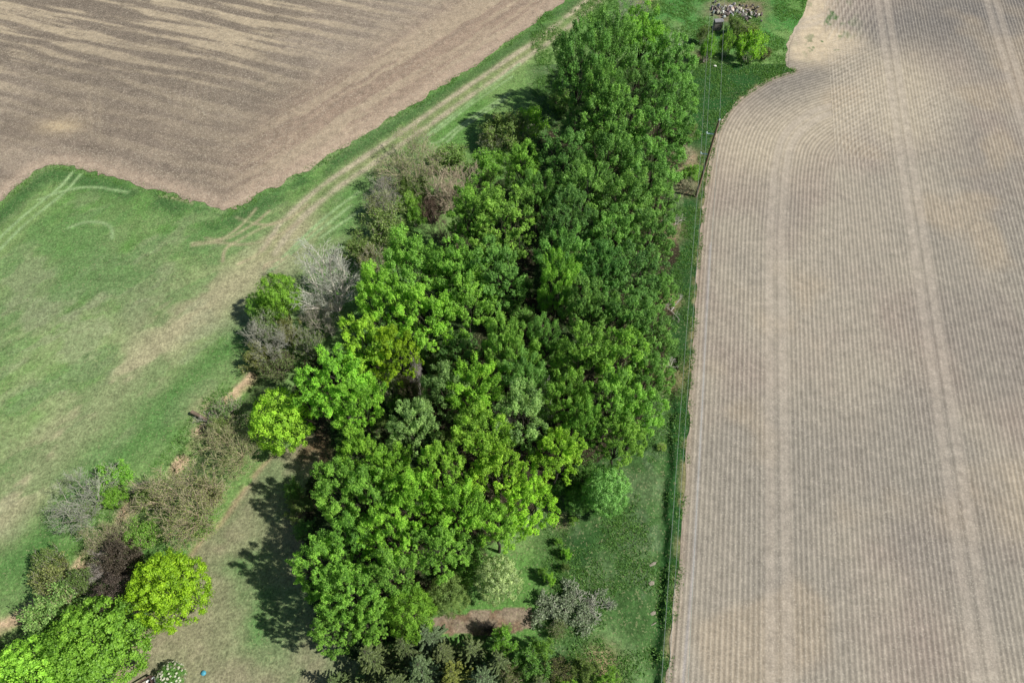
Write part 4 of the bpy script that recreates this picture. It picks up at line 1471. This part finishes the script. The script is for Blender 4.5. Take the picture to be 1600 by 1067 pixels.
link('foliage', mesh_np('foliage', V, F, M['leaf'], {'v': np.repeat(np.clip(.5 + rs.normal(size=len(P)) * .2, 0, 1), 4)}), bh, (.25, .32, .19))

# dark twigs in place of the cast shadow of the bush below the path
plant(('shrub', 3), 'bush', 'dark leafless bush standing on the brown path', 'bush', 762, 980, 18, 1.8, COL['purple'], twig=(.07, .06, .055), frac=.5)

# concrete bits along the ditch
for (px, py, s, lab) in ((1020, 881, (1.0, .35, .2), 'pale broken slab lying on the left bank of the ditch'), (1021, 957, (.7, .4, .2), 'small pale slab on the ditch bank nearer the camera'),
                         (1022, 974, (.8, .12, .12), 'thin whitish post lying across the ditch'), (1018, 911, (.7, .5, .12), 'flat tan stone between the two pale slabs by the ditch')):
    qx, qy = at(px, py)
    o = link('concrete_piece', rocks[4], None, (.24, .215, .17))
    tag(o, lab, 'concrete piece')
    o.location = (qx, qy, gz1(qx, qy) + .12)
    o.scale = s
    o.rotation_euler = (0, 0, .5)

# ---- house side of the lawn: timber deck corner, planter, flowering bush, blue lid
c0 = np.array(at(234.5, 1054.5, 1.0))
c1 = np.array(at(205, 1072, 1.0))
ea = c1 - c0
la = np.linalg.norm(ea)
ea /= la
eb = np.array([-ea[1], ea[0]])
if eb[1] > 0: eb = -eb
ang = math.atan2(ea[1], ea[0])
deck = thing('timber_deck', 'corner of a timber deck with a dark railing beside the flowering bush', 'deck', (c0[0], c0[1], gz1(*c0)), None, ang)
LA, LB = 4.5, 3.2
sgn = 1 if (np.array([-math.sin(ang), math.cos(ang)]) @ eb) > 0 else -1
plank = box_mesh('plank', [(LA / 2, 0, .42, LA, .135, .035, 0)], M['wood'])
for k in range(int(LB / .145)):
    o = link('plank', plank, deck, jit((.36, .32, .28), .12))
    o.location = (0, sgn * (0.07 + k * .145), 0)
link('deck_skirt', box_mesh('deck_skirt', [(LA / 2, -sgn * .02, .20, LA, .03, .4, 0), (-.02, sgn * LB / 2, .20, .03, LB, .4, 0)], M['wood']), deck, (.10, .07, .05))
post = box_mesh('post', [(0, 0, .72, .09, .09, .6, 0)], M['wood'])
for k in range(4):
    o = link('post', post, deck, (.075, .05, .04)); o.location = (.06 + k * 1.35, sgn * .06, 0)
for k in range(1, 3):
    o = link('post', post, deck, (.075, .05, .04)); o.location = (.06, sgn * (.06 + k * 1.3), 0)
link('rail', box_mesh('rail', [(LA / 2, sgn * .06, 1.05, LA, .12, .06, 0)], M['wood']), deck, (.075, .05, .04))
link('rail', box_mesh('rail', [(.06, sgn * (LB / 2 + .065), 1.05, .12, LB - .13, .06, 0)], M['wood']), deck, (.075, .05, .04))
link('rail', box_mesh('rail', [(1.41, sgn * (LB / 2 + .065), 1.05, .10, LB - .13, .06, 0)], M['wood']), deck, (.075, .05, .04))
qx, qy = at(236, 1066, .6)
pl = thing('planter_box', 'white square planter with dark soil at the corner of the deck', 'planter', (qx, qy, gz1(qx, qy)), None, ang)
link('box_wall', box_mesh('box_wall', [(0, .33, .3, .74, .08, .6, 0), (0, -.33, .3, .74, .08, .6, 0), (.33, 0, .3, .08, .58, .6, 0), (-.33, 0, .3, .08, .58, .6, 0)], M['paint']), pl, (.78, .78, .78))
link('soil', box_mesh('soil', [(0, 0, .25, .58, .58, .4, 0)], M['rock']), pl, (.04, .03, .03))
fb = plant(('round', 2), 'flowering_bush', 'dark green bush with white blossoms beside the deck', 'bush', 266, 1058, 24, 2.2, COL['dark'], frac=.6)
rs = np.random.default_rng(8)
n = 70
d = unit(rs.normal(size=(n, 3)))
d[:, 2] = np.abs(d[:, 2]) + .15
d = unit(d)
P = np.stack([d[:, 0] * 3.6, d[:, 1] * 3.6, 4.4 + d[:, 2] * 3.75], 1)
Vs, Fs = [], []
for i in range(3):
    V, F = cards(P + rs.normal(size=P.shape) * .05, d + rs.normal(size=P.shape) * .3, np.full(n, .55), .9, rs)
    Fs.append(F + len(V) * i)
    Vs.append(V)
link('blossom', mesh_np('blossom', np.concatenate(Vs), np.concatenate(Fs), M['leaf'], {'v': np.full(n * 12, .5)}), fb, (.62, .62, .50))
qx, qy = at(318, 1051)
V, F = tubes([(np.array([[0, 0, 0], [0, 0, .14], [0, 0, .141]]), np.array([.22, .22, .001]))], 14)
o = link('blue_lid', mesh_np('blue_lid', V, F, M['paint']), None, (.06, .27, .36))
tag(o, 'small round blue lid lying in the lawn near the deck', 'lid')
o.location = (qx, qy, gz1(qx, qy))

# ------------------------------------------------------------------ long grass on the verges and banks
def grass_stuff():
    rs = np.random.default_rng(91)
    N = 90000
    px = rs.uniform(at(0, 500)[0] - 20, 60, N * 6)
    py = rs.uniform(4, 122, N * 6)
    n2 = fbm(px, py, 2.5, 92, 3)
    d_re = dpoly(px, py, RE)
    inRr = inpoly(px, py, RIGHT_POLY)
    inLl = inpoly(px, py, LEFT_POLY)
    d_le = dpoly(px, py, LE)
    dc, sc2 = dpoly(px, py, creek, True)
    cc = dc * sc2 * CREEK_SIGN
    inl = inpoly(px, py, LAWN)
    inf = inpoly(px, py, FOREST)
    inp = inpoly(px, py, PATH)
    xs = at(830, 640)[0]
    dens = np.where((px > xs + 1) & ~inf, 0.95, 0.0)
    dens = np.maximum(dens, np.where((cc > -2.0) & (cc < 5) , 0.6, 0))
    dens = np.maximum(dens, np.where((d_le < 0.9), 0.4, 0))
    dens = np.maximum(dens, np.where(inf, 0.25, 0))
    dens = np.where(inRr & (d_re > .25), 0, dens)
    dens = np.where(inLl & (d_le > .45), 0, dens)
    dens = np.where(inl | inp, 0, dens)
    dens *= sstep(.38, .62, n2)
    dens = np.maximum(dens, np.where((d_re < .55) & (px > xs), .9 * (n2 > .42), 0))
    k = rs.random(len(px)) < dens
    px, py, n2 = px[k], py[k], n2[k]
    n = len(px)
    pz = ground_z(px, py)
    Vs = []
    for j in range(3):
        a = rs.random(n) * 6.28
        lean = rs.normal(size=(n, 2)) * .16
        h = (0.06 + .18 * rs.random(n)) * (0.6 + n2)
        w = .035 + .045 * rs.random(n)
        ox, oy = rs.normal(size=n) * .1, rs.normal(size=n) * .1
        b0 = np.stack([px + ox - np.cos(a) * w, py + oy - np.sin(a) * w, pz - .03], 1)
        b1 = np.stack([px + ox + np.cos(a) * w, py + oy + np.sin(a) * w, pz - .03], 1)
        t = np.stack([px + ox + lean[:, 0], py + oy + lean[:, 1], pz + h], 1)
        Vs.append(np.stack([b0, b1, t], 1))
    V = np.concatenate(Vs).reshape(-1, 3)
    F = np.arange(len(V)).reshape(-1, 3)
    v = np.repeat(np.clip(np.tile(.25 + .5 * n2, 3) + rs.normal(size=3 * n) * .15, 0, 1), 3)
    o = link('grass', mesh_np('grass', V, F, M['leaf'], {'v': v}), None, (.12, .255, .058))
    tag(o, 'long tufted grass on the verges and banks', None, None, 'stuff')
    return n


ng = grass_stuff()
print('tufts', ng, 'objects', len(bpy.data.objects))
